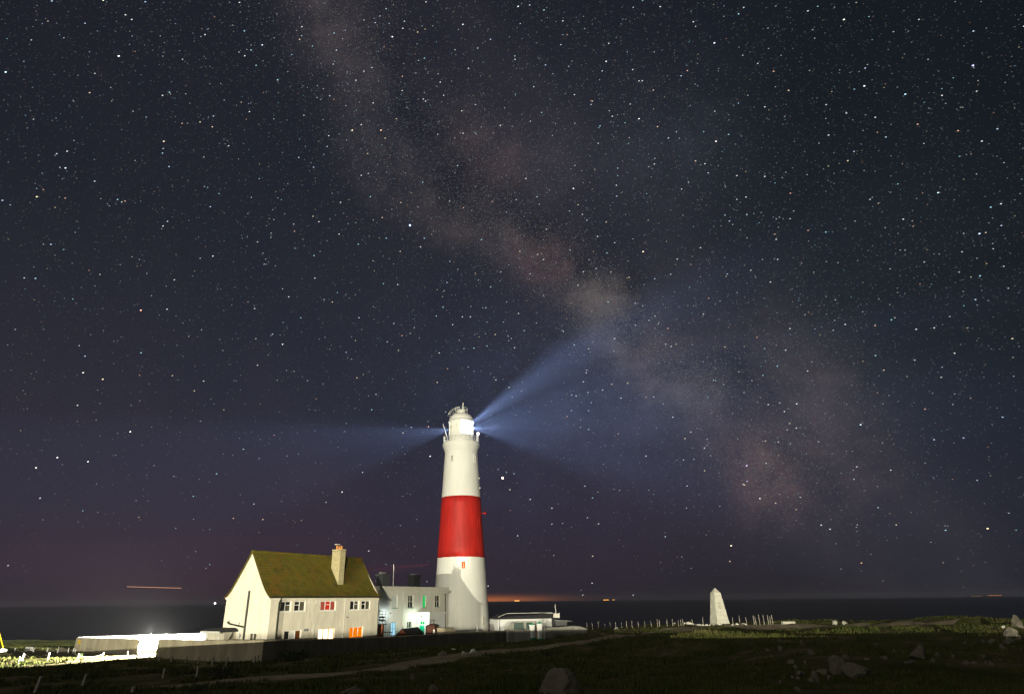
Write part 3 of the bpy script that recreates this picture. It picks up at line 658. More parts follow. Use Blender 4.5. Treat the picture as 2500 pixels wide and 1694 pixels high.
tag(MB().fbox((p[0], p[1], 0), (.35, .93), (-.93, .35), -.35, .35, -.03, .03, ht(p[0], p[1]), z1).build('wooden_gate', mat('orange_timber', (.45, .22, .05), .8, .2, 5)), 'narrow orange brown wooden gate between the white pillars', 'gate')
pts = [tuple(at_y(1328, 1531.5, 84)), tuple(at_y(1360, 1530, 85.5)), tuple(at_y(1400, 1527, 87)), tuple(at_y(1431, 1526, 88))]
wall_run('garden_wall', pts, 1, .3, m_wall2, 'low pale grey wall with a rounded end right of the gate pillars', round_end=True)
pts = [tuple(at_y(1238, 1534, 80)), tuple(at_y(1265, 1535.5, 81)), tuple(at_y(1294, 1536, 82))]
wall_run('front_wall', pts, 1, .25, m_wall2, 'low grey wall between the long boundary wall and the left pillar')
# ---------------------------------------------------------------- white outbuilding at right
OB = at_y(1216, 1541, 103); a2 = np.array([.94, .34, 0]); b2 = np.array([-.34, .94, 0]); OB[2] = 0
ob = thing('outbuilding', 'low white outbuilding with a dark overhanging flat roof right of the lighthouse', 'outbuilding', OB + [2, 1, .3])
Lo = ((on_plane(1347, 1520, OB, -b2) - OB) @ a2)
MB().fbox(OB, a2, b2, 0, Lo, 0, 3.5, .1, 2.55).build('wall', m_white, ob)
zt = on_plane(1240, 1500.5, OB, -b2)[2]
q = lambda s, o, z: tuple(OB * [1, 1, 0] + a2 * s + b2 * o + np.array([0, 0, z]))
MB().hexa([q(-.12, -.35, 2.5), q(Lo + .1, -.35, 2.5), q(Lo + .1, 3.8, 2.5), q(-.12, 3.8, 2.5), q(-.12, -.35, 2.75), q(Lo + .3, -.2, 3.2), q(Lo + .3, 3.6, 3.25), q(1.6, 3.0, 3.3)]).build('roof', m_dark, ob)
mb = MB()
mb.tube(q(-.1, -.35, 2.80), q(1.6, .2, 3.32), .035, n=6); mb.tube(q(1.6, .2, 3.32), q(Lo + .3, .2, 3.32), .04, n=6); mb.build('roof_trim', m_trimw, ob)
MB().fbox(OB, a2, b2, Lo - .15, Lo + 1.45, -.1, 1.5, 2.56, 3.22).build('end_box', m_bld, ob)
pipe(ob, [q(.12, -.3, 2.5), q(.2, -.08, 2.3), q(.2, -.08, .2)], .04, m_black)
pipe(ob, [q(Lo + .9, .1, 3.2), q(Lo + .8, .1, 4.55)], .045, m_trimw, 'mast')
sh = thing('grey_shed', 'small grey shed joined to the right end of the white outbuilding', 'shed', q(Lo + 2.4, 1, .3))
MB().fbox(OB, a2, b2, Lo + 1.0, Lo + 3.0, .6, 2.4, .2, 2.15).build('wall', m_grey, sh)
MB().hexa([q(Lo + .9, .4, 2.15), q(Lo + 3.9, .5, 1.95), q(Lo + 3.9, 2.5, 1.95), q(Lo + .9, 2.5, 2.15), q(Lo + .9, .4, 2.3), q(Lo + 3.9, .5, 2.05), q(Lo + 3.9, 2.5, 2.05), q(Lo + .9, 2.5, 2.3)]).build('roof', m_grey, sh)
# ---------------------------------------------------------------- keepers' building beside the tower
KR = at_y(1094, 1434, 103); KR[2] = 0
KL = 16.0; KO = KR - a_ * KL; KP = lambda s, o, z: KO * [1, 1, 0] + a_ * s + b_ * o + np.array([0, 0, z])
kb = thing('keepers_building', 'two storey flat roofed white building with tall narrow windows joined to the lighthouse', 'building', KP(8, 2, .2))
KX = lambda *r: px_rect(*r, KO, a_, n_)
KZ = 7.15
ks = dict(w1=KX(957.5, 1452.5, 971, 1484), w2=KX(996, 1452.5, 1009.5, 1483), w3=KX(1032.5, 1452.5, 1040.5, 1484), w4=KX(1062, 1452.5, 1074, 1482.5), g1=KX(954.5, 1517, 967.5, 1541), g2=KX(993.5, 1515.5, 1005.5, 1541))
zt1 = ks['w2'][3]; zb1 = ks['w2'][2]
for k in ('w1', 'w2', 'w3', 'w4'): ks[k] = (*ks[k][:2], zb1, zt1)
for k in ('g1', 'g2'): ks[k] = (*ks[k][:2], .9, 2.55)
mb = MB(); facade(mb, KP(0, 0, .1), a_, b_, KL, .1, KZ - .75, list(ks.values()), .22)
mb.add([KP(0, 0, .1), KP(0, 8, .1), KP(0, 8, KZ - .75), KP(0, 0, KZ - .75)], [(0, 3, 2, 1)])
mb.add([KP(KL, 0, .1), KP(KL, 8, .1), KP(KL, 8, KZ - .75), KP(KL, 0, KZ - .75)], [(0, 1, 2, 3)])
mb.add([KP(0, 8, .1), KP(KL, 8, .1), KP(KL, 8, KZ - .75), KP(0, 8, KZ - .75)], [(0, 1, 2, 3)])
mb.build('wall', m_bld, kb)
mb = MB(); mb.fbox(KO, a_, b_, -.18, KL + .18, -.18, 8.1, KZ - .748, KZ - .6); mb.fbox(KO, a_, b_, -.30, KL + .3, -.30, 8.2, KZ - .598, KZ - .42); mb.build('cornice', m_bld, kb)
MB().fbox(KO, a_, b_, -.1, KL + .1, -.1, 8.05, KZ - .419, KZ).build('parapet', m_bld, kb)
MB().fbox(KO, a_, b_, -.03, KL + .0, -.045, -.002, 3.62, 3.70).build('string_course', m_trimw, kb)
two = [[.5], [.5]]
m_blank = mat('white_shutter', (.62, .64, .58), .6, .06, 3)
window(kb, KO, a_, b_, ks['w1'], 1, m_blank, .2, sill=m_green); window(kb, KO, a_, b_, ks['w2'], 2, [m_glass, m_glass2], .2, rows=two, sill=m_green)
window(kb, KO, a_, b_, ks['w3'], 1, e_strip, .2, sill=m_green, label='narrow upstairs window glowing green'); window(kb, KO, a_, b_, ks['w4'], 2, [m_glass, m_glass2], .2, rows=two, sill=m_green)
m_bluef = mat('blue_frame', (.05, .28, .42), .5, .1, 3)
window(kb, KO, a_, b_, ks['g1'], 2, e_blue, .2, rows=two, sill=None, fr=m_bluef, label='ground floor window with a blue frame, lit'); window(kb, KO, a_, b_, ks['g2'], 2, [m_glass2, m_glass], .2, rows=two, sill=None)
pipe(kb, [KP((on_plane(984, 1440, KO, n_) - KO) @ a_, -.08, KZ - .6), KP((on_plane(981, 1500, KO, n_) - KO) @ a_, -.08, 1)], .05, m_trimw)
# projecting porch with green door
sp = (on_plane(1019, 1500, KO, n_) - KO) @ a_; pd = 2.0
for _ in range(60):
    p = KP(sp, -pd, 2.5); dd = p - EYE; xx = PPX + F * (dd @ R_) / (dd @ f_); pd -= (xx - 1047.6) * .01
pw = 2.0
for _ in range(60):
    p = KP(sp + pw, -pd, 2.5); dd = p - EYE; xx = PPX + F * (dd @ R_) / (dd @ f_); pw -= (xx - 1087) * .01
PT = 3.75
MB().fbox(KO, a_, b_, sp, sp + pw, -pd, -.003, .1, PT - .25).build('porch', m_white, kb)
MB().fbox(KO, a_, b_, sp - .08, sp + pw + .05, -pd - .08, -.002, PT - .249, PT).build('porch_cornice', m_white, kb)
PO = KP(sp, 0, 0); pX = lambda *r: px_rect(*r, PO, n_, -a_)
d0 = pX(1024.8, 1525.7, 1036, 1543); d1 = pX(1027, 1516, 1036.8, 1523); dz = 2.15
dr = MB().fbox(PO, n_, -a_, d0[0], d0[1], .002, .05, .15, d0[3]).build('door', mat('door_green', (.0, .50, .25), .5, .05, 3), kb)
MB().fbox(PO, n_, -a_, d0[1] - .25, d0[1] - .15, .051, .09, 1.2, 1.4).build('handle', m_black, dr)
mid = (d1[0] + d1[1]) / 2
MB().fbox(PO, n_, -a_, d1[0], mid - .05, .002, .03, d1[2], d1[3]).build('fanlight', e_lgreen, kb); MB().fbox(PO, n_, -a_, mid + .05, d1[1], .002, .03, d1[2], d1[3]).build('fanlight', e_lgreen, kb)
lp = KP(sp - 1.3, -pd * .8, 3.1)
MB().tube(lp + [0, 0, .25], lp + [0, 0, .08], .12, n=10).build('porch_lamp', m_black, kb)
lamp('POINT', 'porch_bulb', lp, 200, (.80, 1.0, .90), .06)
lp2 = KP(1.2, -1.1, 3.6); lamp('POINT', 'yard_bulb', lp2, 100, (.80, .95, 1.0), .06)
MB().tube(lp2 + [0, 0, .22], lp2 + [0, 0, .08], .1, n=10).build('yard_lamp', m_black, kb)
# stacks on its flat roof
def stack(px0, px1, ytop, o, label, mt, cowl):
    s0 = (on_plane(px0, 1425, KP(0, o, 0), n_) - KO) @ a_; s1 = (on_plane(px1, 1425, KP(0, o, 0), n_) - KO) @ a_
    zt = on_plane((px0 + px1) / 2, ytop, KP(0, o, 0), n_)[2]
    s0, s1 = s0 + .35, s1 - .1; w = min(1.5, s1 - s0)
    c = MB().fbox(KO, a_, b_, s0, s0 + w, o, o + 1.1, KZ, zt - .25).build('roof_stack', mt, kb, label=label)
    mb = MB(); mb.fbox(KO, a_, b_, s0 - .1, s0 + w + .1, o - .1, o + 1.2, zt - .25, zt - .14); mb.fbox(KO, a_, b_, s0 - .2, s0 + w + .2, o - .2, o + 1.3, zt - .138, zt); mb.build('cap', mt, c)
    MB().fbox(KO, a_, b_, s0 + .15, s0 + w * .6, o + .2, o + .8, zt, zt + cowl).build('cowl', m_grey, c)
stack(929, 966, 1401, 1.0, 'left roof stack with a pale grey side', mat('slate_grey', (.07, .075, .08), .8, .15, 3), .28)
stack(1006, 1035, 1403, 1.0, 'dark roof stack in the middle of the roof', m_dark, .12)
p = at_y(961, 1400, 95); pipe(kb, [(p[0], p[1], KZ), at_y(961.3, 1377, 95)], .05, m_trimw, 'mast')
p = KP(KL - .55, -.3, 0); pipe(kb, [at_y(1087.3, 1451, 102), at_y(1087.5, 1536, 102)], .06, m_black, 'black_standpipe')
MB().tube(at_y(1087.6, 1450, 102), at_y(1087.6, 1452, 102), .2, .12).build('pipe_hood', m_black, kb)
MB().tube(at_y(1082.3, 1450, 102.2), at_y(1082.6, 1457.5, 102.2), .09, .2).build('flood_head', m_white, kb)
# outside stair frame at the left end
st = thing('metal_stair', 'grey metal stair frame between the cottage and the white building', 'stairs', at_y(934, 1550, 86))
mb = MB()
for x in (926, 934.5, 941): mb.tube(at_y(x, 1488 + (x - 926) * .4, 86), at_y(x - 1, 1550, 86), .035, n=6)
for y in (1492, 1499, 1507, 1515): mb.tube(at_y(925, y, 86), at_y(943, y + .5, 86), .03, n=6)
mb.build('railing', m_grey, st)
mb = MB()
for y0 in (1504, 1511):
    A, B = at_y(926, y0, 86.1), at_y(938, y0 + 4, 86.1); mb.fbox((A[0], A[1], 0), (1, 0), (0, 1), 0, B[0] - A[0], 0, .5, B[2], A[2])
mb.build('landing', m_grey, st)
# ---------------------------------------------------------------- lighthouse
TC = at_y(1125.5, 1543, 115); TB = TC.copy(); TC = np.array([TC[0] - .0, TC[1], 0])
def zr(py, hw):     # height and radius from a picture row
    p = at_y(1125.5, py, 115); q = at_y(1125.5 + hw, py, 115); return p[2], (q[0] - p[0])
z_b, r_b = zr(1541, 70.6); z_r0, r_r0 = zr(1362, 57.8); z_r1, r_r1 = zr(1216, 47.4); z_n, r_n = zr(1105, 39.6); z_c, r_c = zr(1090, 45.1); z_g, r_g = zr(1083, 44); z_l0, r_l = zr(1082, 29.4); z_l1, _ = zr(1031, 31.5); z_d, _ = zr(1008, 10)
z_top = zr(983, 1)[0]
lt = thing('lighthouse', 'tall white lighthouse with a broad red band and glaring lantern', 'lighthouse', (TC[0], TC[1], .2))
def rad_at(z): return float(np.interp(z, [z_b, 3.2, z_r0, (z_r0 + z_r1) / 2, z_r1, z_n], [r_b, (r_b * .72 + r_r0 * .28), r_r0, (r_r0 + r_r1) / 2 - .04, r_r1, r_n]))
zz = lambda a, b, n: [(rad_at(z), z) for z in np.linspace(a, b, n)]
MB().lathe([(rad_at(0), -.4)] + zz(z_b, z_r0, 10), TC, 96).build('lower_shaft', m_tower, lt)
MB().lathe([(rad_at(z_r0) + .0, z_r0)] + [(r + .03, z) for r, z in zz(z_r0 + .001, z_r1, 9)] + [(rad_at(z_r1), z_r1 + .001)], TC, 96).build('red_band', m_red, lt)
MB().lathe(zz(z_r1, z_n, 8), TC, 96).build('upper_shaft', m_tower, lt)
h = z_c - z_n
MB().lathe([(r_n, z_n), (r_n + .10, z_n + .15), (r_n + .12, z_n + h * .35), (r_c - .15, z_n + h * .7), (r_c, z_c), (r_c, z_c + .35), (r_c - .1, z_c + .42), (r_c - .06, z_g), (r_l * .9, z_g + .02)], TC, 96).build('gallery', m_tower, lt)
zb_, zt_ = z_g, z_l1
hL = zt_ - zb_; zg0, zg1 = zb_ + hL * .33, zb_ + hL * .97
drum = MB().lathe([(r_l, zb_), (r_l, zg0), (r_l + .06, zg0 + .03), (r_l + .06, zg0 + .12), (r_l - .1, zg0 + .13)], TC, 64).build('lantern_wall', m_tower, lt)
# blinds on the landward side, glazing elsewhere
m_blind = bpy.data.materials.new('translucent_blind'); m_blind.use_nodes = True; t = m_blind.node_tree; t.nodes.clear()
df = t.nodes.new('ShaderNodeBsdfDiffuse'); df.inputs[0].default_value = (.76, .74, .64, 1); tl = t.nodes.new('ShaderNodeBsdfTranslucent'); tl.inputs[0].default_value = (1, .93, .72, 1); mx = t.nodes.new('ShaderNodeMixShader'); mx.inputs[0].default_value = .03
oo = t.nodes.new('ShaderNodeOutputMaterial'); t.links.new(df.outputs[0], mx.inputs[1]); t.links.new(tl.outputs[0], mx.inputs[2]); t.links.new(mx.outputs[0], oo.inputs[0])
A0, A1_ = rad(192), rad(268)
MB().lathe([(r_l - .05, zg0 + .1), (r_l - .05, zg1)], TC, 40, a0=A0, a1=A1_).build('landward_blind', m_blind, lt)
mb = MB()
for k in range(16):
    t0 = 2 * math.pi * k / 16; c_ = lambda z, t: (TC[0] + r_l * math.cos(t), TC[1] + r_l * math.sin(t), z)
    mb.tube(c_(zg0 + .1, t0), c_(zg1, t0), .035, n=5)
for z in (zg0 + hL * .19, zg0 + hL * .38): mb.lathe([(r_l + .03, z - .03), (r_l + .03, z + .03), (r_l - .03, z + .03), (r_l - .03, z - .03)], TC, 48)
mb.build('glazing_bars', m_tower, lt)
m_lg = bpy.data.materials.new('lantern_glass'); m_lg.use_nodes = True; t = m_lg.node_tree; t.nodes.clear()
tr = t.nodes.new('ShaderNodeBsdfTransparent'); gl = t.nodes.new('ShaderNodeBsdfGlossy'); gl.inputs['Roughness'].default_value = .1; mx = t.nodes.new('ShaderNodeMixShader'); mx.inputs[0].default_value = .06
oo = t.nodes.new('ShaderNodeOutputMaterial'); t.links.new(tr.outputs[0], mx.inputs[1]); t.links.new(gl.outputs[0], mx.inputs[2]); t.links.new(mx.outputs[0], oo.inputs[0])
for k in range(16):
    t0 = 2 * math.pi * k / 16
    MB().lathe([(r_l - .02, zg0 + .13), (r_l - .02, zg1)], TC, 3, a0=t0 + .01, a1=t0 + 2 * math.pi / 16 - .01).build('pane', m_lg, drum)
e_lens = emis('lit_lens', (.93, .97, 1.0), 14.0)
zl = (zg0 + zg1) / 2 + .1
MB().lathe([(.1, zg0 + .15), (1.75, zg0 + .3), (1.95, zl), (1.75, zg1 - .15), (.1, zg1 - .05)], TC, 40).build('lens', e_lens, lt)
zd0 = zg1; rd = r_l + .16
hd = z_d - zd0
dp = [(r_l - .02, zd0), (rd, zd0 + .02), (rd + .04, zd0 + .18), (rd - .05, zd0 + .3)] + [(rd * .96 * math.cos(t_), zd0 + .3 + (hd - .3) * math.sin(t_)) for t_ in np.linspace(0, rad(68), 10)]
rt = dp[-1][0]; zt2 = dp[-1][1]
dome = MB().lathe(dp + [(rt, zt2 + .05), (.75, zt2 + .1), (.72, zt2 + .45), (.85, zt2 + .5), (.3, zt2 + .75), (.02, zt2 + .8)], TC, 64).build('dome', m_tower, lt)
mb = MB(); zr_ = zt2 + .05
for k in range(14):
    t0 = 2 * math.pi * k / 14; mb.tube((TC[0] + 1.22 * math.cos(t0), TC[1] + 1.22 * math.sin(t0), zr_), (TC[0] + 1.22 * math.cos(t0), TC[1] + 1.22 * math.sin(t0), zr_ + 1.0), .025, n=5)
for z in (zr_ + .5, zr_ + 1.0): mb.lathe([(1.25, z - .025), (1.25, z + .025), (1.2, z + .025), (1.2, z - .025)], TC, 32)
mb.build('dome_railing', m_tower, dome)
mb = MB()   # curved ladder on the left of the dome
for k in range(8):
    t0, t1 = rad(20 + k * 8), rad(28 + k * 8)
    for dy in (-1.5, -1.05):
        P0 = (TC[0] - (rd + .25) * math.cos(t0), TC[1] + dy, zd0 + .3 + (hd + .5) * math.sin(t0)); P1 = (TC[0] - (rd + .25) * math.cos(t1), TC[1] + dy, zd0 + .3 + (hd + .5) * math.sin(t1))
        mb.tube(P0, P1, .03, n=5)
    mb.tube(P0, (P0[0], P0[1] - .45, P0[2]), .02, n=4); Pq = (TC[0] - (rd - .2) * math.cos(t0), TC[1] - 1.05, zd0 + .2 + (hd - .2) * math.sin(t0)); mb.tube(P0, Pq, .02, n=4)
mb.build('dome_ladder', m_tower, dome)
MB().tube((TC[0] + .35, TC[1], zt2 + .4), (TC[0] + .35, TC[1], z_top), .09, n=8).build('finial', m_tower, dome)
mb = MB(); RG = r_c - .25
for k in range(28):
    t0 = 2 * math.pi * k / 28; p = (TC[0] + RG * math.cos(t0), TC[1] + RG * math.sin(t0)); mb.tube((*p, z_g), (*p, z_g + 1.05), .03, n=5)
for z in (z_g + .35, z_g + .7, z_g + 1.05): mb.lathe([(RG + .025, z - .022), (RG + .025, z + .022), (RG - .025, z + .022), (RG - .025, z - .022)], TC, 56)
mb.build('gallery_railing', m_white, lt)
for ang, hh in ((176, 1.5), (186, 1.2), (-8, 1.9), (-22, 1.7)):
    t0 = rad(ang); p = np.array([TC[0] + RG * math.cos(t0), TC[1] + RG * math.sin(t0), z_g])
    MB().tube(p, p + [0, 0, hh], .10, n=8).build('gallery_lamp_post', m_white, lt)
p = np.array([TC[0] + RG * math.cos(rad(-12)), TC[1] + RG * math.sin(rad(-12)), z_g + 1.75]); MB().lathe([(.02, p[2] - .3), (.28, p[2] - .15), (.28, p[2] + .15), (.02, p[2] + .3)], p, 12).build('marker_lamp', emis('marker_lamp', (1, .95, .95), 3), lt)
pl = np.array([TC[0] - r_l - .2, TC[1], z_g + .6]); MB().tube(pl, pl + [-1.05, 0, 3.4], .05, n=6).build('whip_aerial', m_white, lt)
# windows on the curved shaft
def on_tower(px, py):
    d = ray(px, py); z = EYE[2] + d[2] * 111 / d[1]
    for _ in range(8):
        r = rad_at(z); o = EYE[:2] - TC[:2]; dd = d[:2]; A = dd @ dd; B = 2 * o @ dd; Cc = o @ o - r * r; disc = max(0, B * B - 4 * A * Cc)
        tt_ = (-B - math.sqrt(disc)) / (2 * A); z = EYE[2] + d[2] * tt_
    p = EYE + d * tt_; return math.atan2(p[1] - TC[1], p[0] - TC[0]), z
def tower_window(px, py, w, h, mf, mp, label=None, cols=2, dep=0.0):
    t0, z = on_tower(px, py); r = rad_at(z); u = np.array([math.cos(t0), math.sin(t0), 0]); v_ = np.array([-u[1], u[0], 0]); O = np.array([TC[0], TC[1], 0]) + u * r
    mb = MB(); mb.fbox(O, v_, u, -w / 2 - .12, -w / 2, -.15, .12, z - h / 2, z + h / 2); mb.fbox(O, v_, u, w / 2, w / 2 + .12, -.15, .12, z - h / 2, z + h / 2)
    mb.fbox(O, v_, u, -w / 2 - .16, w / 2 + .16, -.25, .14, z + h / 2, z + h / 2 + .14); mb.fbox(O, v_, u, -w / 2 - .16, w / 2 + .16, -.25, .16, z - h / 2 - .14, z - h / 2)
    fr = mb.build('window', mf, lt, label=label)
    for k in range(cols):
        s0 = -w / 2 + w * k / cols + .03; s1 = -w / 2 + w * (k + 1) / cols - .03
        MB().fbox(O, v_, u, s0, s1, .0, .05, z - h / 2 + .02, z + h / 2 - .02).build('pane', mp, fr)
    return O + u * .35 + [0, 0, z]
e_win = emis('lit_tower_window', (1, .10, .01), .9, var=(1, .35, .04))
wp = tower_window(1131.3, 1378.5, .62, 1.15, m_tower, e_win, 'lower tower window lit orange red')
lamp('POINT', 'tower_window_lamp', wp + [.15, -.7, .9], 55, (1, .93, .75), .06)
tower_window(1104, 1118, .22, .95, m_tower, m_glass2, 'narrow slit window under the gallery', 1)
tower_window(1158, 1119.5, .35, 1.2, m_tower, m_tower, 'blocked window under the gallery', 1)
tower_window(1168.5, 1276, .5, 1.15, m_red, m_red, 'window painted red in the red band', 1)
t0, z = on_tower(1182, 1517); r = rad_at(z); u = np.array([math.cos(t0), math.sin(t0), 0]); v_ = np.array([-u[1], u[0], 0]); O = np.array([TC[0], TC[1], 0]) + u * r
MB().fbox(O, v_, u, -.45, .45, -.2, .03, z - .8, z + .8).build('access_hatch', mat('hatch_paint', (.62, .60, .50), .6, .05, 3), lt)
t0 = rad(-12); zh = at_y(1179, 1254, 115)[2]; r = rad_at(zh); u = np.array([math.cos(t0), math.sin(t0), 0]); O = np.array([TC[0], TC[1], zh]) + u * r
MB().tube(O - u * .1, O + u * .65, .08, .10, 8).tube(O + u * .6, O + u * .95, .12, .34, 12).build('fog_horn', m_red, lt)
for yy in (1169, 1192): 
    t0 = rad(-12); zh = at_y(1170, yy, 115)[2]; r = rad_at(zh); u = np.array([math.cos(t0), math.sin(t0), 0]); O = np.array([TC[0], TC[1], zh]) + u * r
    MB().tube(O - u * .1, O + u * .2, .12, .10, 8).build('vent_pipe', m_tower, lt)
# light beams: spot lamps at the lens, seen in the haze
LZ = zl + .1; LC = np.array([TC[0], TC[1], LZ])
def to_px(p):
    d = np.array(p) - EYE; return PPX + F * (d @ R_) / (d @ f_), PPY - F * (d @ U_) / (d @ f_)
def beam(px, py, power, size=12, dz=0.0, col=(.36, .52, 1.0)):
    l0 = np.array(to_px(LC)); want = math.atan2(py - l0[1], px - l0[0]); best = None
    for k in range(720):
        ph = 2 * math.pi * k / 720; d = np.array([math.cos(ph), math.sin(ph), dz]); q = np.array(to_px(LC + d * 25)); e = abs((math.atan2(q[1] - l0[1], q[0] - l0[0]) - want + math.pi) % (2 * math.pi) - math.pi)
        if d[1] > .35: e += 1      # only beams that come towards or pass across the viewer's side
        if best is None or e < best[0]: best = (e, d)
    d = best[1]; p = LC + np.array([d[0], d[1], 0]) * 2.0
    lamp('SPOT', 'lantern_beam', p, power, col, .12, p + d * 10, size, 1.0)
BP = 16.0
for (x, y, pw_, sz, dz) in ((1400, 835, 2.1e6, 12, .16), (1400, 868, 1.9e6, 13, .15), (1420, 905, 1.5e6, 13, .13), (1440, 948, 1.5e6, 14, .11), (1440, 985, .9e6, 14, .08), (1440, 1020, .55e6, 20, .04), (1440, 1065, .42e6, 50, -.08),
                            (760, 1053, .60e6, 9, .0), (760, 1078, .30e6, 20, -.05), (760, 1110, .18e6, 44, -.10)):
    beam(x, y, pw_ * BP, sz, dz)
# the red sector light low on the tower
t_ = at_z(980, 1384, wp[2]); lp = np.array([TC[0] - 5.0, TC[1] - 1.5, wp[2] + .3]); 
lamp('SPOT', 'red_sector_beam', lp, 8.0e6, (1, .04, .10), .1, at_y(900, 1391, 95), 3.5, .6)
# ---------------------------------------------------------------- yard things behind the wall
Ysh = 76
g0 = at_y(982, 1535.8, Ysh); gl_ = at_y(965.7, 1551, Ysh); gr_ = at_y(998.2, 1550, Ysh + 1.2); rg = at_y(1019, 1533.6, Ysh + 4.5)
shed = thing('brick_shed', 'small brick shed with dark pitched roof behind the boundary wall', 'shed', ((gl_[0] + gr_[0]) / 2 + 1, Ysh + 2, .3))
w_ = gr_ - gl_; w_[2] = 0; wn = w_ / np.linalg.norm(w_); dn = np.array([rg[0] - g0[0], rg[1] - g0[1], 0]); Ld = np.linalg.norm(dn); dn /= Ld
ze_ = gl_[2]; gc = (gl_ + gr_) / 2
S = lambda u, d, z: (gc[0] + wn[0] * u + dn[0] * d, gc[1] + wn[1] * u + dn[1] * d, z); hw_ = np.linalg.norm(w_) / 2
MB().add([S(-hw_, 0, 0), S(hw_, 0, 0), S(hw_, 0, ze_), S(0, 0, g0[2] - .05), S(-hw_, 0, ze_), S(-hw_, Ld, 0), S(hw_, Ld, 0), S(hw_, Ld, ze_), S(0, Ld, g0[2] - .05), S(-hw_, Ld, ze_)],
         [(0, 1, 2, 3, 4), (1, 6, 7, 2), (6, 5, 9, 8, 7), (5, 0, 4, 9)]).build('brick_wall', m_redbrick, shed)
mb = MB()
for sg in (-1, 1):
    mb.hexa([S(sg * hw_ * 1.12, -.1, ze_ - .12), S(sg * hw_ * 1.12, Ld + .1, ze_ - .12), S(0, Ld + .1, g0[2] - .02), S(0, -.1, g0[2] - .02), S(sg * hw_ * 1.12, -.1, ze_ - .04), S(sg * hw_ * 1.12, Ld + .1, ze_ - .04), S(0, Ld + .1, g0[2] + .06), S(0, -.1, g0[2] + .06)])
mb.build('roof', m_dark, shed)
MB().tube(S(0, .1, g0[2]), S(.03, .1, g0[2] + .3), .05, .02, 6).build('finial', m_dark, shed)
hb = at_y(1052, 1550, 77); hut = thing('octagonal_hut', 'brown timber octagonal hut with a domed top and finial beside the picket fence', 'hut', (hb[0], hb[1], .3))
rw_ = (at_y(1066, 1540, 77)[0] - at_y(1039, 1540, 77)[0]) / 2; z1 = at_y(1052, 1528, 77)[2]; z2 = at_y(1052, 1523, 77)[2]
MB().lathe([(rw_, .1), (rw_, z1)], hb, 8, smooth=False).build('wall', m_wood, hut)
MB().lathe([(rw_ * 1.06, z1), (rw_ * .9, z1 + (z2 - z1) * .5), (rw_ * .4, z2), (.02, z2 + .05)], hb, 8, smooth=False).build('roof', m_wood, hut)
mb = MB(); mb.tube((hb[0], hb[1], z2), (hb[0], hb[1], z2 + .35), .04, n=6); mb.fbox(hb, (1, 0), (0, 1), -.12, .12, -.12, .12, z2 + .3, z2 + .4); mb.tube((hb[0], hb[1], z2 + .4), (hb[0] - .15, hb[1], z2 + .6), .02, n=5); mb.build('finial', m_black, hut)
for k, zq in enumerate((1538, 1543)):
    p = at_y(1059.5, zq, 76.0); tag(MB().fbox(p, (1, 0), (0, 1), -.1, .1, 0, .02, p[2] - .09, p[2] + .09).build('notice', m_bld, hut), None, None)
pf = thing('picket_fence', 'cream picket fence in front of the lighthouse base', 'fence', (*at_y(1085, 1548, 84)[:2], .3))
first = None; base_s = 1068.0
for k in range(15):
    p = at_y(base_s + k * 2.75, 1545, 84); z1 = at_y(base_s + k * 2.75, 1530.5 + k * .12 + (k % 2) * .3, 84)[2]
    w = .055
    MB().add([(p[0] - w, p[1], .3), (p[0] + w, p[1], .3), (p[0] + w, p[1], z1 - .1), (p[0], p[1], z1), (p[0] - w, p[1], z1 - .1), (p[0] - w, p[1] + .03, .3), (p[0] + w, p[1] + .03, .3), (p[0] + w, p[1] + .03, z1 - .1), (p[0], p[1] + .03, z1), (p[0] - w, p[1] + .03, z1 - .1)],
             [(0, 1, 2, 3, 4), (9, 8, 7, 6, 5), (0, 5, 6, 1), (1, 6, 7, 2), (2, 7, 8, 3), (3, 8, 9, 4), (4, 9, 5, 0)]).build('picket', m_pale, pf)
mb = MB(); A, B = at_y(1067, 1545, 84.05), at_y(1108, 1545, 84.05)
for zf in (.8, 1.5): mb.fbox((A[0], A[1], 0), (1, 0), (0, 1), 0, B[0] - A[0], 0, .04, zf, zf + .08)
mb.build('rail', m_pale, pf)
p = at_y(1164.7, 1541, 90); tag(MB().tube((p[0], p[1], .2), at_y(1165, 1527, 90), .05, n=8).build('white_post', m_white), 'single thin white post standing before the lighthouse base', 'post')
rb = at_y(927, 1552, 74); z1 = at_y(927, 1524.5, 74)[2]
bw = thing('brick_pier', 'red brick pier with a dark slab top at the cottage right corner', 'pier', (rb[0], rb[1], .3))
MB().fbox((rb[0], rb[1], 0), (1, 0), (0, 1), -.29, .29, 0, 1, .2, z1).build('brick_wall', m_redbrick, bw); MB().fbox((rb[0], rb[1], 0), (1, 0), (0, 1), -.25, .6, -.1, 1.1, z1, z1 + .08).build('slab_top', m_dark, bw)
tb = at_y(944, 1545, 76); tt_ = thing('garden_table', 'dark slatted table behind the wall beside the brick pier', 'table', (tb[0], tb[1], .3)); zq = at_y(944, 1542, 76)[2]
MB().fbox((tb[0], tb[1], 0), (1, 0), (0, 1), -.5, .6, 0, .6, zq - .06, zq).build('top', m_dark, tt_)
for dx in (-.45, -.2, .05, .3, .5): MB().fbox((tb[0], tb[1], 0), (1, 0), (0, 1), dx, dx + .05, .1, .15, .3, zq - .06).build('leg', m_grey, tt_)
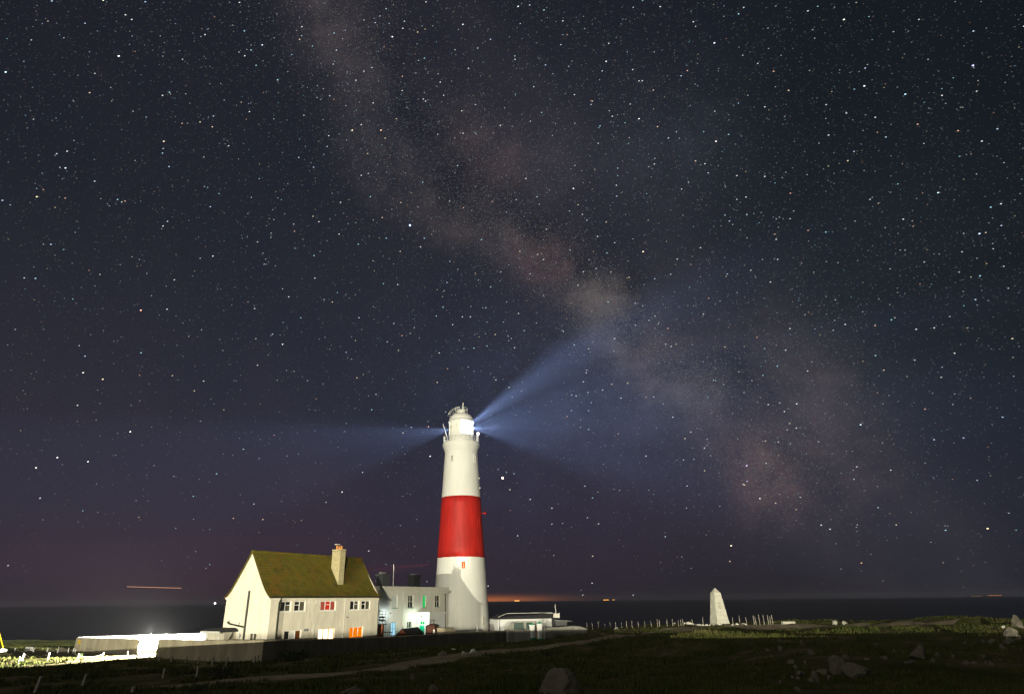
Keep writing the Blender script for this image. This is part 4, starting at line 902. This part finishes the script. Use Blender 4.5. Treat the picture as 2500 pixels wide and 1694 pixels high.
# ---------------------------------------------------------------- obelisk
op = ground(1757, 1518, 100, 125); oz = op[2]; zt = at_y(1750.5, 1434, op[1])[2]; zs = at_y(1750, 1447, op[1])[2]
ob_w = (at_y(1778, 1516, op[1])[0] - at_y(1739, 1516, op[1])[0]) ; tw = (at_y(1760, 1447, op[1])[0] - at_y(1739.8, 1447, op[1])[0])
obk = thing('stone_obelisk', 'pale stone obelisk with a pyramid tip on the cliff edge', 'obelisk', (op[0], op[1], oz))
ca, sa = math.cos(rad(11)), math.sin(rad(11)); kx = ca + sa
def sq(w, z): h = w / 2 / kx * 1.0; return [(op[0] + h * (ca * i - sa * j), op[1] + h * (sa * i + ca * j), z) for i, j in ((-1, -1), (1, -1), (1, 1), (-1, 1))]
K = 9
for k in range(K):      # courses of masonry
    z0, z1 = oz - .4 + (zs - oz + .4) * k / K, oz - .4 + (zs - oz + .4) * (k + 1) / K - .012
    f0, f1 = ob_w + (tw - ob_w) * (z0 - oz) / (zs - oz), ob_w + (tw - ob_w) * (z1 - oz) / (zs - oz)
    MB().hexa(sq(f0 + random.uniform(-.004, .006), z0) + sq(f1 + random.uniform(-.004, .006), z1)).build('stone_course', m_stonew, obk)
MB().add(sq(tw, zs) + [(op[0], op[1], zt)], [(3, 2, 1, 0), (0, 1, 4), (1, 2, 4), (2, 3, 4), (3, 0, 4)]).build('tip', m_stonew, obk)
# inscription: a few worn incised marks on the camera side
mb = MB(); fn = np.array([sa, -ca, 0]); fa = np.array([ca, sa, 0])
zi = at_y(1754, 1478, op[1])[2]; fwid = (ob_w + (tw - ob_w) * (zi - oz) / (zs - oz)) / kx / 2
for r_, wl_ in ((0, .5), (1, .34), (2, .44), (3, .28)):
    zq = zi + .35 - r_ * .24; fq = (ob_w + (tw - ob_w) * (zq - oz) / (zs - oz)) / kx / 2 + .022
    mb.fbox(op, fa, fn, -wl_ / 2, wl_ / 2, fq - .03, fq + .005, zq, zq + .07)
mb.build('inscription', mat('inscription_grey', (.2, .19, .13), .9, .2, 8), obk)
# ---------------------------------------------------------------- rocks
def rock_mesh(seed, sub=2):
    import bmesh
    bm = bmesh.new(); bmesh.ops.create_icosphere(bm, subdivisions=sub, radius=1)
    r = random.Random(seed); planes = [(Vector((r.gauss(0, 1), r.gauss(0, 1), r.gauss(0, .8))).normalized(), r.uniform(.42, .8)) for _ in range(16)]
    for v_ in bm.verts:
        for n_p, d in planes:
            k = v_.co.dot(n_p)
            if k > d: v_.co -= n_p * (k - d)
        v_.co *= 1 + .13 * noise.noise(v_.co * 2.3 + Vector((seed, 0, 0))) + .05 * noise.noise(v_.co * 7 + Vector((0, seed, 0)))
    me = bpy.data.meshes.new('rock'); bm.to_mesh(me); bm.free(); me.materials.append(m_rock); return me
RM = [rock_mesh(s, 3) for s in range(8)]
def rock(px, py, wpx, hpx, label, group=None, k=None, m=None, name='rock'):
    p = ground(px, py); sc = 1617 / p[1]; w = wpx / sc / 2 * 1.25; h = hpx / sc * .75
    me = RM[random.randrange(8) if k is None else k]
    if m: me = me.copy(); me.materials.clear(); me.materials.append(m)
    o = bpy.data.objects.new(name, me); C.objects.link(o); o.location = (p[0], p[1] + w * .3, ht(p[0], p[1] + w * .3) + h * .35); o.scale = (w, w * random.uniform(.7, 1), h)
    o.rotation_euler = (random.uniform(-.2, .2), random.uniform(-.2, .2), random.uniform(0, 6)); tag(o, label, 'rock', group); return o
rock(1358, 1700, 90, 62, 'largest rounded boulder at the bottom edge, right of the lighthouse', k=1, name='boulder')
rock(2052, 1645, 42, 38, 'tall upright boulder in the rubble at right foreground', k=2, name='boulder')
rock(2105, 1655, 75, 34, 'wide dark boulder just right of the upright one', k=3, name='boulder')
rock(2250, 1608, 40, 34, 'pale block shaped boulder on the slope at right', k=4, name='boulder')
rock(2293, 1607, 17, 19, 'small pale pointed rock right of the block boulder', k=5)
rock(2330, 1609, 14, 12, 'small pale rock farther right of the pointed one', k=6)
rock(2491, 1531, 24, 26, 'boulder standing on the skyline at the right edge', k=0, name='boulder')
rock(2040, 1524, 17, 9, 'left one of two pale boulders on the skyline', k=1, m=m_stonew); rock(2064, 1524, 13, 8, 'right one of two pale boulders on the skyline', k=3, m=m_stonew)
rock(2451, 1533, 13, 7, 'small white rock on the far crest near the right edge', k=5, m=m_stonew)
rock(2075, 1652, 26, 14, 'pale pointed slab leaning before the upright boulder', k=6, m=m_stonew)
rock(1995, 1665, 22, 25, 'pale edged rock at the left of the rubble', k=7)
rock(2480, 1560, 40, 22, 'dark boulder below the skyline boulder at right', k=2, name='boulder'); rock(2470, 1575, 34, 16, 'pale rock beneath the dark boulder at the right edge', k=4)
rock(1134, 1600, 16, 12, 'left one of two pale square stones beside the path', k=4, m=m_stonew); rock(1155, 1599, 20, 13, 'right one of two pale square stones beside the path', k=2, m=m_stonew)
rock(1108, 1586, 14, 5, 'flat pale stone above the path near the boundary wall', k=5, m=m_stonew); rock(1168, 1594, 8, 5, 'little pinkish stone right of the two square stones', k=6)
rock(1082, 1603, 32, 12, 'rounded mossy rock on the upper edge of the path', k=0); rock(1006, 1665, 16, 20, 'upright tan stone in the dark grass below the path', k=7); rock(1060, 1694, 28, 20, 'dark stone at the bottom edge below the lighthouse', k=1)
rock(855, 1700, 60, 22, 'low dark boulder at the bottom edge below the cottage', k=3, name='boulder'); rock(750, 1614, 24, 7, 'flat pale slab at the foot of the boundary wall', k=5)
rock(1400, 1540, 10, 4, 'pale stone at the foot of the low grey wall', k=5, m=m_stonew)
rock(4, 1592, 26, 9, 'white boulder at the left edge beside the yellow pole', k=3, m=m_white); rock(151, 1590, 18, 10, 'grey boulder among the white rope posts', k=1); rock(129, 1590, 8, 8, 'small grey stone beside the grey boulder', k=2)
G = 'rubble rocks scattered over the right foreground'
rs = random.Random(3)
named = [(2052, 1645, 'the tall upright boulder'), (2105, 1655, 'the wide dark boulder'), (2250, 1608, 'the block shaped boulder'), (2330, 1609, 'the pale pointed rocks'), (1995, 1665, 'the pale edged rock'), (2480, 1570, 'the dark boulder at the right edge')]
for k in range(46):
    x, y = rs.choice([(1940, 1625), (2010, 1650), (2230, 1612), (2380, 1625), (2130, 1600), (2440, 1580), (1980, 1600), (1930, 1660)])
    x += rs.gauss(0, 38); y += rs.gauss(0, 11); x = min(2490, x); y = min(1690, max(1560, y)); w = rs.uniform(7, 22); hh = rs.uniform(5, 14)
    nx, ny, nm = min(named, key=lambda q: (q[0] - x) ** 2 + 4 * (q[1] - y) ** 2)
    side_ = ('left of ' if x < nx - 12 else 'right of ' if x > nx + 12 else 'above ' if y < ny else 'below ')
    shape_ = 'tiny' if w < 11 else 'small' if w < 16 else 'mid sized'
    form_ = 'upright' if hh > w * .8 else 'flat' if hh < w * .5 else 'rounded'
    far_ = 'close ' if abs(x - nx) < 45 else 'some way '
    rock(x, y, w, hh, f'{shape_} {form_} limestone rock {far_}{side_}{nm}' if side_ in ('left of ', 'right of ') else f'{shape_} {form_} limestone rock just {side_}{nm}', G)
G = 'pale stones scattered over the dark grass'
for k in range(24):
    x, y = rs.uniform(950, 2000), rs.uniform(1590, 1690)
    wh = 'below the lighthouse' if x < 1230 else 'below the gate pillars' if x < 1450 else 'between the lighthouse and the obelisk' if x < 1640 else 'below the obelisk' if x < 1850 else 'left of the rubble'
    rock(x, y, rs.uniform(4, 10), rs.uniform(3, 6), f'pale stone in the dark grass {wh}, ' + ('on the upper slope' if y < 1625 else 'halfway down the slope' if y < 1660 else 'near the bottom edge'), G)
G = 'stones around the foot of the obelisk'
for k in range(18):
    x = rs.gauss(1757, 45); w = rs.uniform(4, 11)
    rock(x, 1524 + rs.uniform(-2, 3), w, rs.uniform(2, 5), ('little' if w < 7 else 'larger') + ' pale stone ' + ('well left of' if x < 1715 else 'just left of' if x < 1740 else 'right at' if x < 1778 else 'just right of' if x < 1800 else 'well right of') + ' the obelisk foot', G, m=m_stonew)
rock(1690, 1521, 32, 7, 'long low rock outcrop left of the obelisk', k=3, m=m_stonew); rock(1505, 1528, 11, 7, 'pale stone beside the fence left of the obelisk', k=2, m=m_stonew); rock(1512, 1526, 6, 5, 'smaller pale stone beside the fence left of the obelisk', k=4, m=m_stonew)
p = ground(1925, 1522, 60, 120); tag(MB().fbox((p[0], p[1], 0), (1, 0), (0, 1), -.8, .8, -.3, .3, p[2] - .1, p[2] + .28).build('stone_slab', m_stonew), 'flat stone slab lying on the crest right of the obelisk', 'slab')
# stone seat and yellow pole at the far left
p = ground(71, 1588, 60, 90); tag(MB().fbox((p[0], p[1], 0), (.95, .3), (-.3, .95), -.45, .45, -.2, .2, p[2] - .1, p[2] + .45).build('stone_block', m_white), 'white stone block behind the rope posts at far left', 'block')
p = ground(10, 1588, 60, 90); tag(MB().tube(p, at_y(0, 1556, p[1]) + [-.3, 0, .6], .06, n=8).build('yellow_pole', m_yellow), 'yellow pole leaning out of the left edge', 'pole')
# ---------------------------------------------------------------- rope posts
def rope_fence(name, label, posts, m_p=m_post, rope=True, rw=.07, lean=0.03):
    P = [ground(x, yb) for x, yt, yb in posts]
    c0 = P[0]; t_ = thing(name, label, 'fence', c0)
    tops = []
    for (x, yt, yb), p in zip(posts, P):
        hgt = max(.3, at_y(x, yt, p[1])[2] - p[2]); dx = random.uniform(-lean, lean) + .04
        top = np.array([p[0] + dx, p[1], p[2] + hgt]); MB().tube(p - [0, 0, .15], top, rw, rw * .92, 8).build('post', m_p, t_); tops.append(top)
    if rope:
        for u, w in zip(tops[:-1], tops[1:]):
            L = np.linalg.norm(u - w)
            if L > 9: continue
            mb = MB(); N = 8; pr = None
            for i in range(N + 1):
                s = i / N; q = u + (w - u) * s; q = np.array([q[0], q[1], q[2] - .12 - .28 * 4 * s * (1 - s) * min(1, L / 3)])
                if pr is not None: mb.tube(pr, q, .022, n=5, cap=False)
                pr = q
            mb.build('rope', m_rope, t_)
    return t_
rope_fence('rope_fence', 'rope fence of dark posts close along the foot of the boundary wall', [(413, 1589, 1605), (438, 1590, 1606), (466, 1591, 1607), (492, 1592, 1608.5), (522, 1593, 1610), (555, 1595.5, 1612), (585, 1597, 1613), (620, 1600, 1617), (627, 1598, 1619)])
rope_fence('rope_fence', 'rope fence of grey posts in front of the gateway, nearer than the dark row', [(188, 1595, 1611), (248.5, 1592, 1605), (308, 1591, 1605.5), (332.5, 1592, 1610), (361.5, 1594, 1611), (386.5, 1597, 1614), (417, 1599, 1615), (452, 1601, 1617), (482, 1602, 1620), (518, 1600, 1623), (551, 1602, 1626)])
rope_fence('rope_fence', 'row of bright white posts along the far side of the lit grass', [(35, 1581, 1590), (80.5, 1580.5, 1591), (114.5, 1580, 1591), (140, 1579, 1592), (165, 1580, 1594), (177.5, 1581, 1595), (182.5, 1583, 1596)], m_white)
rope_fence('rope_fence', 'three leaning bright posts in the middle of the lit grass at left', [(43, 1602, 1620), (53, 1594, 1613), (115.5, 1592, 1612)], m_white)
for k, (x, yt, yb) in enumerate(((83, 1651, 1695), (199, 1645, 1676), (397, 1630, 1655), (479, 1625, 1652), (320.5, 1676, 1694), (543, 1622, 1650))):
    p = ground(x, yb); hgt = at_y(x, yt, p[1])[2] - p[2]
    lab = ['nearest leaning wooden post at the bottom left corner', 'second wooden post in the dark grass left of the gateway', 'wooden post below the gateway in the dark grass', 'pale wooden post left of the dark bush below the wall', 'short thin pale post at the bottom edge', 'dark wooden post beside the bush near the wall corner'][k]
    tag(MB().tube(p - [0, 0, .2], p + [.12 if k < 2 else .04, 0, hgt], .075 if k < 2 else .06, .065, 8).build('wooden_post', m_post), lab, 'post', 'wooden posts standing in the foreground grass')
# wire fence along the cliff
fx = [1434, 1447, 1461, 1476, 1490, 1504, 1518, 1530, 1544, 1559, 1575, 1591, 1606, 1611, 1629, 1643, 1657, 1663, 1668, 1692, 1718, 1749, 1790, 1807, 1824, 1842, 1847, 1856, 1866, 1877, 1882, 1888]
wf = thing('wire_fence', 'long fence of thin posts along the cliff edge either side of the obelisk', 'fence', ground(1560, 1532, 80, 125))
for x in fx:
    yb = 1535 - (x - 1434) * .034 if x < 1760 else 1525; p = ground(x, yb, 85, 125); hgt = random.uniform(.75, 1.05) * (1.3 if x > 1800 else 1)
    MB().tube(p - [0, 0, .1], p + [random.uniform(-.06, .06), 0, hgt], .04, .035, 6).build('post', m_post, wf)
# ---------------------------------------------------------------- bushes and grass
m_leaf = mat('bush_leaves', (.035, .065, .015), .8, .4, 3)
m_leafd = mat('dark_leaves', (.022, .035, .010), .8, .4, 3)
def bush(px, py, wpx, hpx, label, mt=m_leaf, n=500, Yd=None, cat='bush', stem=True):
    p = ground(px, py) if Yd is None else at_y(px, py, Yd)
    if Yd is not None: p[2] = ht(p[0], p[1])
    sc = 1617 / p[1]; w = wpx / sc / 2; h = hpx / sc
    t_ = thing('bush', label, cat, p); mb = MB(); r = random.Random(int(px))
    for k in range(n):
        u = Vector((r.gauss(0, 1), r.gauss(0, 1), r.gauss(0, 1))).normalized() * (r.random() ** .4)
        lump = 1 + .25 * noise.noise(u * 2.2 + Vector((px, 0, 0)))
        c_ = Vector((p[0] + u.x * w * lump, p[1] + u.y * w * lump, p[2] + h * .5 + u.z * h * .5 * lump)); s_ = r.uniform(.03, .075) * max(.6, min(1.6, w))
        e1 = Vector((r.gauss(0, 1), r.gauss(0, 1), r.gauss(0, 1))).normalized(); e2 = e1.orthogonal().normalized()
        mb.add([c_ - e1 * s_, c_ + e2 * s_ * .5, c_ + e1 * s_, c_ - e2 * s_ * .5], [(0, 1, 2, 3)])
    mb.build('foliage', mt, t_)
    mb = MB()
    for k in range(5): mb.tube(p, p + np.array([r.uniform(-.5, .5) * w, r.uniform(-.5, .5) * w, h * .7]), .025, .01, 5)
    mb.build('stems', m_wood, t_)
bush(540, 1655, 80, 30, 'dark low bush beside the footpath below the wall corner', m_leafd, 700)
bush(720, 1612, 90, 24, 'dark scrub at the foot of the boundary wall below the cottage', m_leafd, 700)
bush(480, 1696, 40, 24, 'small green leafy plant at the bottom edge, lower left', m_leaf, 300)
bush(1366, 1556, 34, 11, 'low green bush before the low grey wall', m_leaf, 500)
bush(1330, 1550, 30, 40, 'small dark tree behind the right gate pillar', m_leafd, 700, Yd=92, cat='tree')
bush(190, 1604, 20, 14, 'bright leafy weed beside the end of the short wall', m_leaf, 250)
bush(1336, 1600, 34, 14, 'dark tuft of scrub on the slope right of the lighthouse', m_leafd, 300)
bush(2075, 1534, 34, 10, 'green scrub below the two skyline boulders', m_leaf, 300)
bush(962, 1549, 12, 14, 'grey green shrub behind the wall below the blue window', m_leaf, 200, Yd=80)
# grass blades, one mass
N = 120000
Yg = np.exp(rng.uniform(math.log(11), math.log(92), N)); Xg = rng.uniform(-1, 1, N) * (Yg * .84 + 2) + Yg * .12
keep = np.ones(N, bool)
for pts, w in PATHS:
    P2 = pts[::3]
    for i in range(0, N, 20000):
        d = np.min((Xg[i:i + 20000, None] - P2[None, :, 0]) ** 2 + (Yg[i:i + 20000, None] - P2[None, :, 1]) ** 2, 1); keep[i:i + 20000] &= d > (w * .85) ** 2
sa_ = (Xg - Wc[0]) * a_[0] + (Yg - Wc[1]) * a_[1]; sb_ = (Xg - Wc[0]) * b_[0] + (Yg - Wc[1]) * b_[1]
keep &= ~((sa_ > -.3) & (sb_ > -.3))
keep &= (vnoise(Xg / 2.3, Yg / 2.3, 21) + .5 * vnoise(Xg / .8, Yg / .8, 22)) > -.12
Xg, Yg = Xg[keep], Yg[keep]; Zg = H(Xg, Yg); n = len(Xg)
Nf = 26000; Yf = rng.uniform(88, 134, Nf); Xf = rng.uniform(-.80, -.50, Nf) * Yf; kf = vnoise(Xf / 3, Yf / 3, 31) > -.6; Xg = np.concatenate([Xg, Xf[kf]]); Yg = np.concatenate([Yg, Yf[kf]]); Zg = H(Xg, Yg); n = len(Xg)
hg = (.05 + .11 * rng.random(n)) * (1 + .5 * vnoise(Xg / 3, Yg / 3, 23)) * np.clip(.75 + Yg / 90, .8, 1.5); wg = .006 + .0011 * Yg
vb = []; 
for k in range(3):
    th = rng.uniform(0, 2 * math.pi, n); ox, oy = rng.normal(0, .06, n) * (1 + Yg / 30), rng.normal(0, .06, n) * (1 + Yg / 30); ln = rng.uniform(.1, .7, n)
    bx, by = Xg + ox, Yg + oy; c1, s1 = np.cos(th) * wg, np.sin(th) * wg; t2 = rng.uniform(0, 2 * math.pi, n)
    vb.append(np.stack([np.stack([bx - c1, by - s1, Zg - .03], 1), np.stack([bx + c1, by + s1, Zg - .03], 1), np.stack([bx + np.cos(t2) * hg * ln, by + np.sin(t2) * hg * ln, Zg + hg], 1)], 1))
VB = np.concatenate(vb).reshape(-1, 3); FB = np.arange(len(VB)).reshape(-1, 3)
m_grass = bpy.data.materials.new('grass_blades'); m_grass.use_nodes = True; t = m_grass.node_tree; b = t.nodes['Principled BSDF']; b.inputs['Roughness'].default_value = .9; b.inputs['Specular IOR Level'].default_value = .1
g = t.nodes.new('ShaderNodeNewGeometry').outputs['Position']
t.links.new(ramp(t, noise_n(t, g, .5, 6, .7), [(.3, (.036, .052, .010)), (.5, (.058, .068, .015)), (.68, (.11, .088, .038))]), b.inputs['Base Color'])
tag(npmesh('grass', VB, FB, m_grass, False), None, None, kind='stuff')
# ---------------------------------------------------------------- lights far off over the sea
def far_light(name, px0, px1, py, Yd, col, s, label, cat='boat', tall=1.0):
    A, B = at_y(px0, py, Yd), at_y(px1, py, Yd); u = (B - A) / np.linalg.norm(B - A); hz = Yd / 1617 * tall
    zw = -6.0; t_ = thing(name, label, cat, ((A[0] + B[0]) / 2, Yd, zw))
    L = np.linalg.norm(B - A); O = (A[0], A[1], 0); zc = max(A[2], zw + hz * 2.2)
    MB().fbox(O, u, (0, 1), -L * .15, L * 1.15, 0, L * .3 + 4, zw - .5, zc - hz).build('hull', m_black, t_)
    MB().fbox(O, u, (0, 1), 0, L, -.5, 0, zc - hz, zc + hz * .0).build('deck_lights', emis('ship_lights', col, s, False), t_)
far_light('ship', 1256, 1268, 1466, 6000, (1, .50, .12), 4.0, 'distant ship lit orange on the horizon right of the lighthouse')
far_light('ship', 1473, 1486, 1463.5, 6000, (1, .42, .08), 3.0, 'distant ship lit orange in the middle of the horizon')
far_light('ship', 1495.5, 1500.5, 1463, 6200, (1, .45, .12), 2.2, 'tiny distant ship light right of the middle ship')
far_light('ship', 2411, 2446, 1452.5, 5600, (.8, .30, .12), .8, 'right half of the long low lit ship at the far right of the horizon'); far_light('ship', 2371, 2397, 1454, 5600, (.5, .30, .14), .45, 'left fainter ship at the far right of the horizon')
far_light('ship', 522.5, 526, 1477.5, 3500, (.9, .95, 1), 8.0, 'white boat light on the sea left of the cottage', tall=3.0)
# aircraft light string above the sea at left: a row of separate small lights
ag = thing('aircraft_lights', 'thin dashed row of orange lights low in the sky left of the cottage', 'lights', at_y(376, 1434, 3000)); mb = MB()
for k in range(34):
    s = k / 34; A = at_y(310 + 133 * s, 1431.5 + 3.6 * s, 3000); B = at_y(310 + 133 * s + 3.1, 1431.5 + 3.6 * s, 3000)
    mb.fbox((A[0], A[1], 0), (1, 0), (0, 1), 0, B[0] - A[0], 0, 1.0, A[2] - .9, A[2] + .9)
mb.build('lights', emis('aircraft_light', (1, .45, .25), 1.0, False), ag)
# ---------------------------------------------------------------- flood light poles behind the camera
for P, lb in ((FLOOD, 'tall pole with flood light behind the camera'), (FLOOD2, 'second tall pole with flood light behind the camera')):
    g0 = ht(P[0], P[1]); t_ = thing('flood_light_pole', lb, 'lamp post', (P[0], P[1], g0))
    MB().tube((P[0] - .3, P[1] - .8, g0), (P[0] - .3, P[1] - .8, P[2] + .3), .12, .08, 10).build('pole', m_grey, t_)
    MB().fbox((P[0] - .2, P[1] - .6, 0), (1, 0), (0, 1), -.35, .35, -.15, .1, P[2] - .3, P[2] + .3).build('lamp_head', m_black, t_)
# ---------------------------------------------------------------- stars
RS = 15000.0
pole = np.array([math.sin(rad(-150)) * math.cos(rad(50)), math.cos(rad(-150)) * math.cos(rad(50)), math.sin(rad(50))])
pole /= np.linalg.norm(pole)
def star_dirs(n):
    d = rng.normal(size=(n * 2, 3)); d /= np.linalg.norm(d, axis=1)[:, None]; d = d[d[:, 2] > .004]
    vv_ = d @ mwN
    pr = (.45 + .55 * np.exp(-((vv_ - .05) / .3) ** 2)) * np.clip(d[:, 2] * 2.2 + .10, .1, 1)
    d = d[rng.random(len(d)) < pr]; return d[:n]
ds = star_dirs(260000); n = len(ds)
mag = rng.pareto(1.3, n) + 1       # brightness
mag = np.minimum(mag, 60)
br = np.clip(.040 * mag, 0, 1.2)
sz = np.clip(.42 + .005 * mag, .3, .62)
cols = np.ones((n, 3)); tnt = rng.random(n); cols[tnt < .3] = (.62, .78, 1.0); cols[(tnt > .3) & (tnt < .45)] = (.45, .85, 1.0); cols[tnt > .82] = (1, .80, .52); cols[tnt > .95] = (1, .55, .38)
# faint unresolved stars packed along the Milky Way and over the whole sky
fa = star_dirs(150000); nf = len(fa)
cl = []
for px_, py_, sg_, c_ in CLOUDS:
    k = int(90000 * sum(c_) * sg_ ** .5); d = ray(px_, py_)[None, :] + rng.normal(0, sg_ * .75, (k, 3)); cl.append(d / np.linalg.norm(d, axis=1)[:, None])
cl = np.concatenate(cl); fd = np.concatenate([fa, cl]); fb = np.concatenate([rng.uniform(.03, .075, nf), rng.uniform(.04, .16, len(cl))])
ds = np.concatenate([ds, fd]); br = np.concatenate([br, fb]); sz = np.concatenate([sz, np.full(len(fd), .42)]); fc = np.ones((len(fd), 3)); q_ = rng.random(len(fd)); fc[q_ < .35] = (.7, .82, 1); fc[q_ > .8] = (1, .84, .66); cols = np.concatenate([cols, fc])
# stars read from the photograph (pixel position, brightness, size, colour)
ex = [(1001, 550, 6, 1.5, (.6, .8, 1)), (1227, 1166, 8, 1.9, (1, .82, .62)), (1001, 550, 1, 2.6, (.15, .3, .6)), (290, 137, 4, 1.1, (1, 1, 1)), (14, 176, 4, 1, (.6, .85, 1)), (344, 757, 4, 1.1, (1, .5, .35)), (860, 318, 4, 1.0, (1, .8, .5)), (930, 318, 4, 1.0, (1, .6, .4)),
      (958, 90, 4, 1, (1, 1, 1)), (1265, 16, 3, 1, (.8, .9, 1)), (1570, 614, 4, 1.1, (1, .75, .5)), (1744, 105, 4, 1.1, (.8, .75, 1)), (1823, 1136, 4, 1.1, (.7, .6, 1)), (1785, 1331, 4, 1, (1, .9, .6)), (2411, 1289, 4, 1, (1, .75, .4)), (2375, 160, 4, 1.1, (.6, .65, 1)), (2391, 570, 4, 1, (.6, .7, 1)), (318, 1053, 4, 1.0, (1, .95, .85)),
      (1855, 1216, 3, .9, (1, .95, .8)), (2103, 1373, 3, .8, (1, .6, .3)), (140, 1116, 4, .9, (1, 1, 1)), (88, 1141, 4, .9, (1, 1, 1)), (215, 1126, 4, .9, (1, 1, 1)), (203, 909, 3, 1, (1, .9, .8)), (251, 925, 3, 1, (1, .8, .5)), (252, 1, 3, .9, (1, .9, .6)), (1945, 985, 3, .9, (.8, .9, 1)), (2101, 1036, 4, .9, (.8, .9, 1)), (1560, 290, 3, 1, (1, 1, 1)), (1748, 345, 4, 1, (1, .9, .8)), (1400, 460, 3, 1, (1, 1, 1)), (400, 345, 3, 1, (1, .85, .6)),
      (520, 625, 3, .9, (1, 1, 1)), (690, 840, 3, .9, (1, .95, .9)), (835, 1200, 3, .9, (1, 1, 1)), (1050, 1113, 4, .9, (1, 1, 1)), (1046, 1041, 4, .8, (1, .6, .5)), (2110, 210, 4, 1, (.8, .9, 1)), (2060, 48, 4, 1, (1, 1, 1)), (2210, 230, 3, 1, (.5, .8, 1)), (2290, 470, 3, 1, (.6, .8, 1)), (1480, 150, 3, 1, (1, 1, 1)), (1130, 60, 3, 1, (.8, .9, 1)), (640, 110, 3, 1, (.7, .85, 1)), (160, 410, 3, 1, (.7, .85, 1)), (90, 480, 3, 1, (1, .8, .5))]
ds = np.concatenate([ds, np.array([ray(e[0], e[1]) for e in ex])]); br = np.concatenate([br, [e[2] * .65 for e in ex]]); sz = np.concatenate([sz, [e[3] for e in ex]]); cols = np.concatenate([cols, np.array([e[4] for e in ex])]); n = len(ds)
tang = np.cross(pole[None, :], ds); tang /= np.linalg.norm(tang, axis=1)[:, None]; oth = np.cross(tang, ds)
pxr = RS / 612.0                     # size of one render pixel at that range, for scale of real angular size
hl = (sz * 1.05 * pxr)[:, None] * tang; hw2 = (sz * .46 * pxr)[:, None] * oth
hl[-len(ex) + 3:] *= .68; hw2[-len(ex) + 3:] *= .72; hl[-len(ex):-len(ex) + 3] *= .50; hw2[-len(ex):-len(ex) + 3] *= 1.15
C0 = ds * RS
# hexagonal little discs
V = np.stack([C0 - hl, C0 - hl * .5 + hw2, C0 + hl * .5 + hw2, C0 + hl, C0 + hl * .5 - hw2, C0 - hl * .5 - hw2], 1).reshape(-1, 3); FS = np.arange(n * 6).reshape(-1, 6)
m_star = bpy.data.materials.new('starlight'); m_star.use_nodes = True; t = m_star.node_tree; t.nodes.clear()
at = t.nodes.new('ShaderNodeAttribute'); at.attribute_name = 'star_light'; em = t.nodes.new('ShaderNodeEmission'); em.inputs[1].default_value = 1.0
t.links.new(at.outputs['Color'], em.inputs[0]); oo = t.nodes.new('ShaderNodeOutputMaterial'); t.links.new(em.outputs[0], oo.inputs[0]); m_star.cycles.emission_sampling = 'NONE'
so = npmesh('stars', V, FS, m_star, False); at_ = so.data.attributes.new('star_light', 'FLOAT_COLOR', 'FACE')
cc = np.ones((n, 4)); cc[:, :3] = cols * br[:, None]; at_.data.foreach_set('color', cc.ravel()); tag(so, None, None, kind='stuff')
# ---------------------------------------------------------------- haze
HB = 8050.0; zc0, zc1 = -11.5, 42.4
m_hz = bpy.data.materials.new('night_haze'); m_hz.use_nodes = True; t = m_hz.node_tree; t.nodes.clear()
pv = t.nodes.new('ShaderNodeVolumePrincipled'); pv.inputs['Color'].default_value = (.95, .96, 1, 1); pv.inputs['Density'].default_value = 5e-5; pv.inputs['Anisotropy'].default_value = 0.0
oo = t.nodes.new('ShaderNodeOutputMaterial'); t.links.new(pv.outputs[0], oo.inputs['Volume'])
try: m_hz.cycles.volume_sampling = 'EQUIANGULAR'
except Exception as e_: print(e_)
tag(MB().fbox((0, 0, 0), (1, 0), (0, 1), -HB, HB, -HB, HB, zc0, zc1).build('haze', m_hz, loc=(0, 0, 0)), None, None, kind='stuff')
for m_i in bpy.data.materials: m_i.displacement_method = 'BUMP' if hasattr(m_i, 'displacement_method') else None
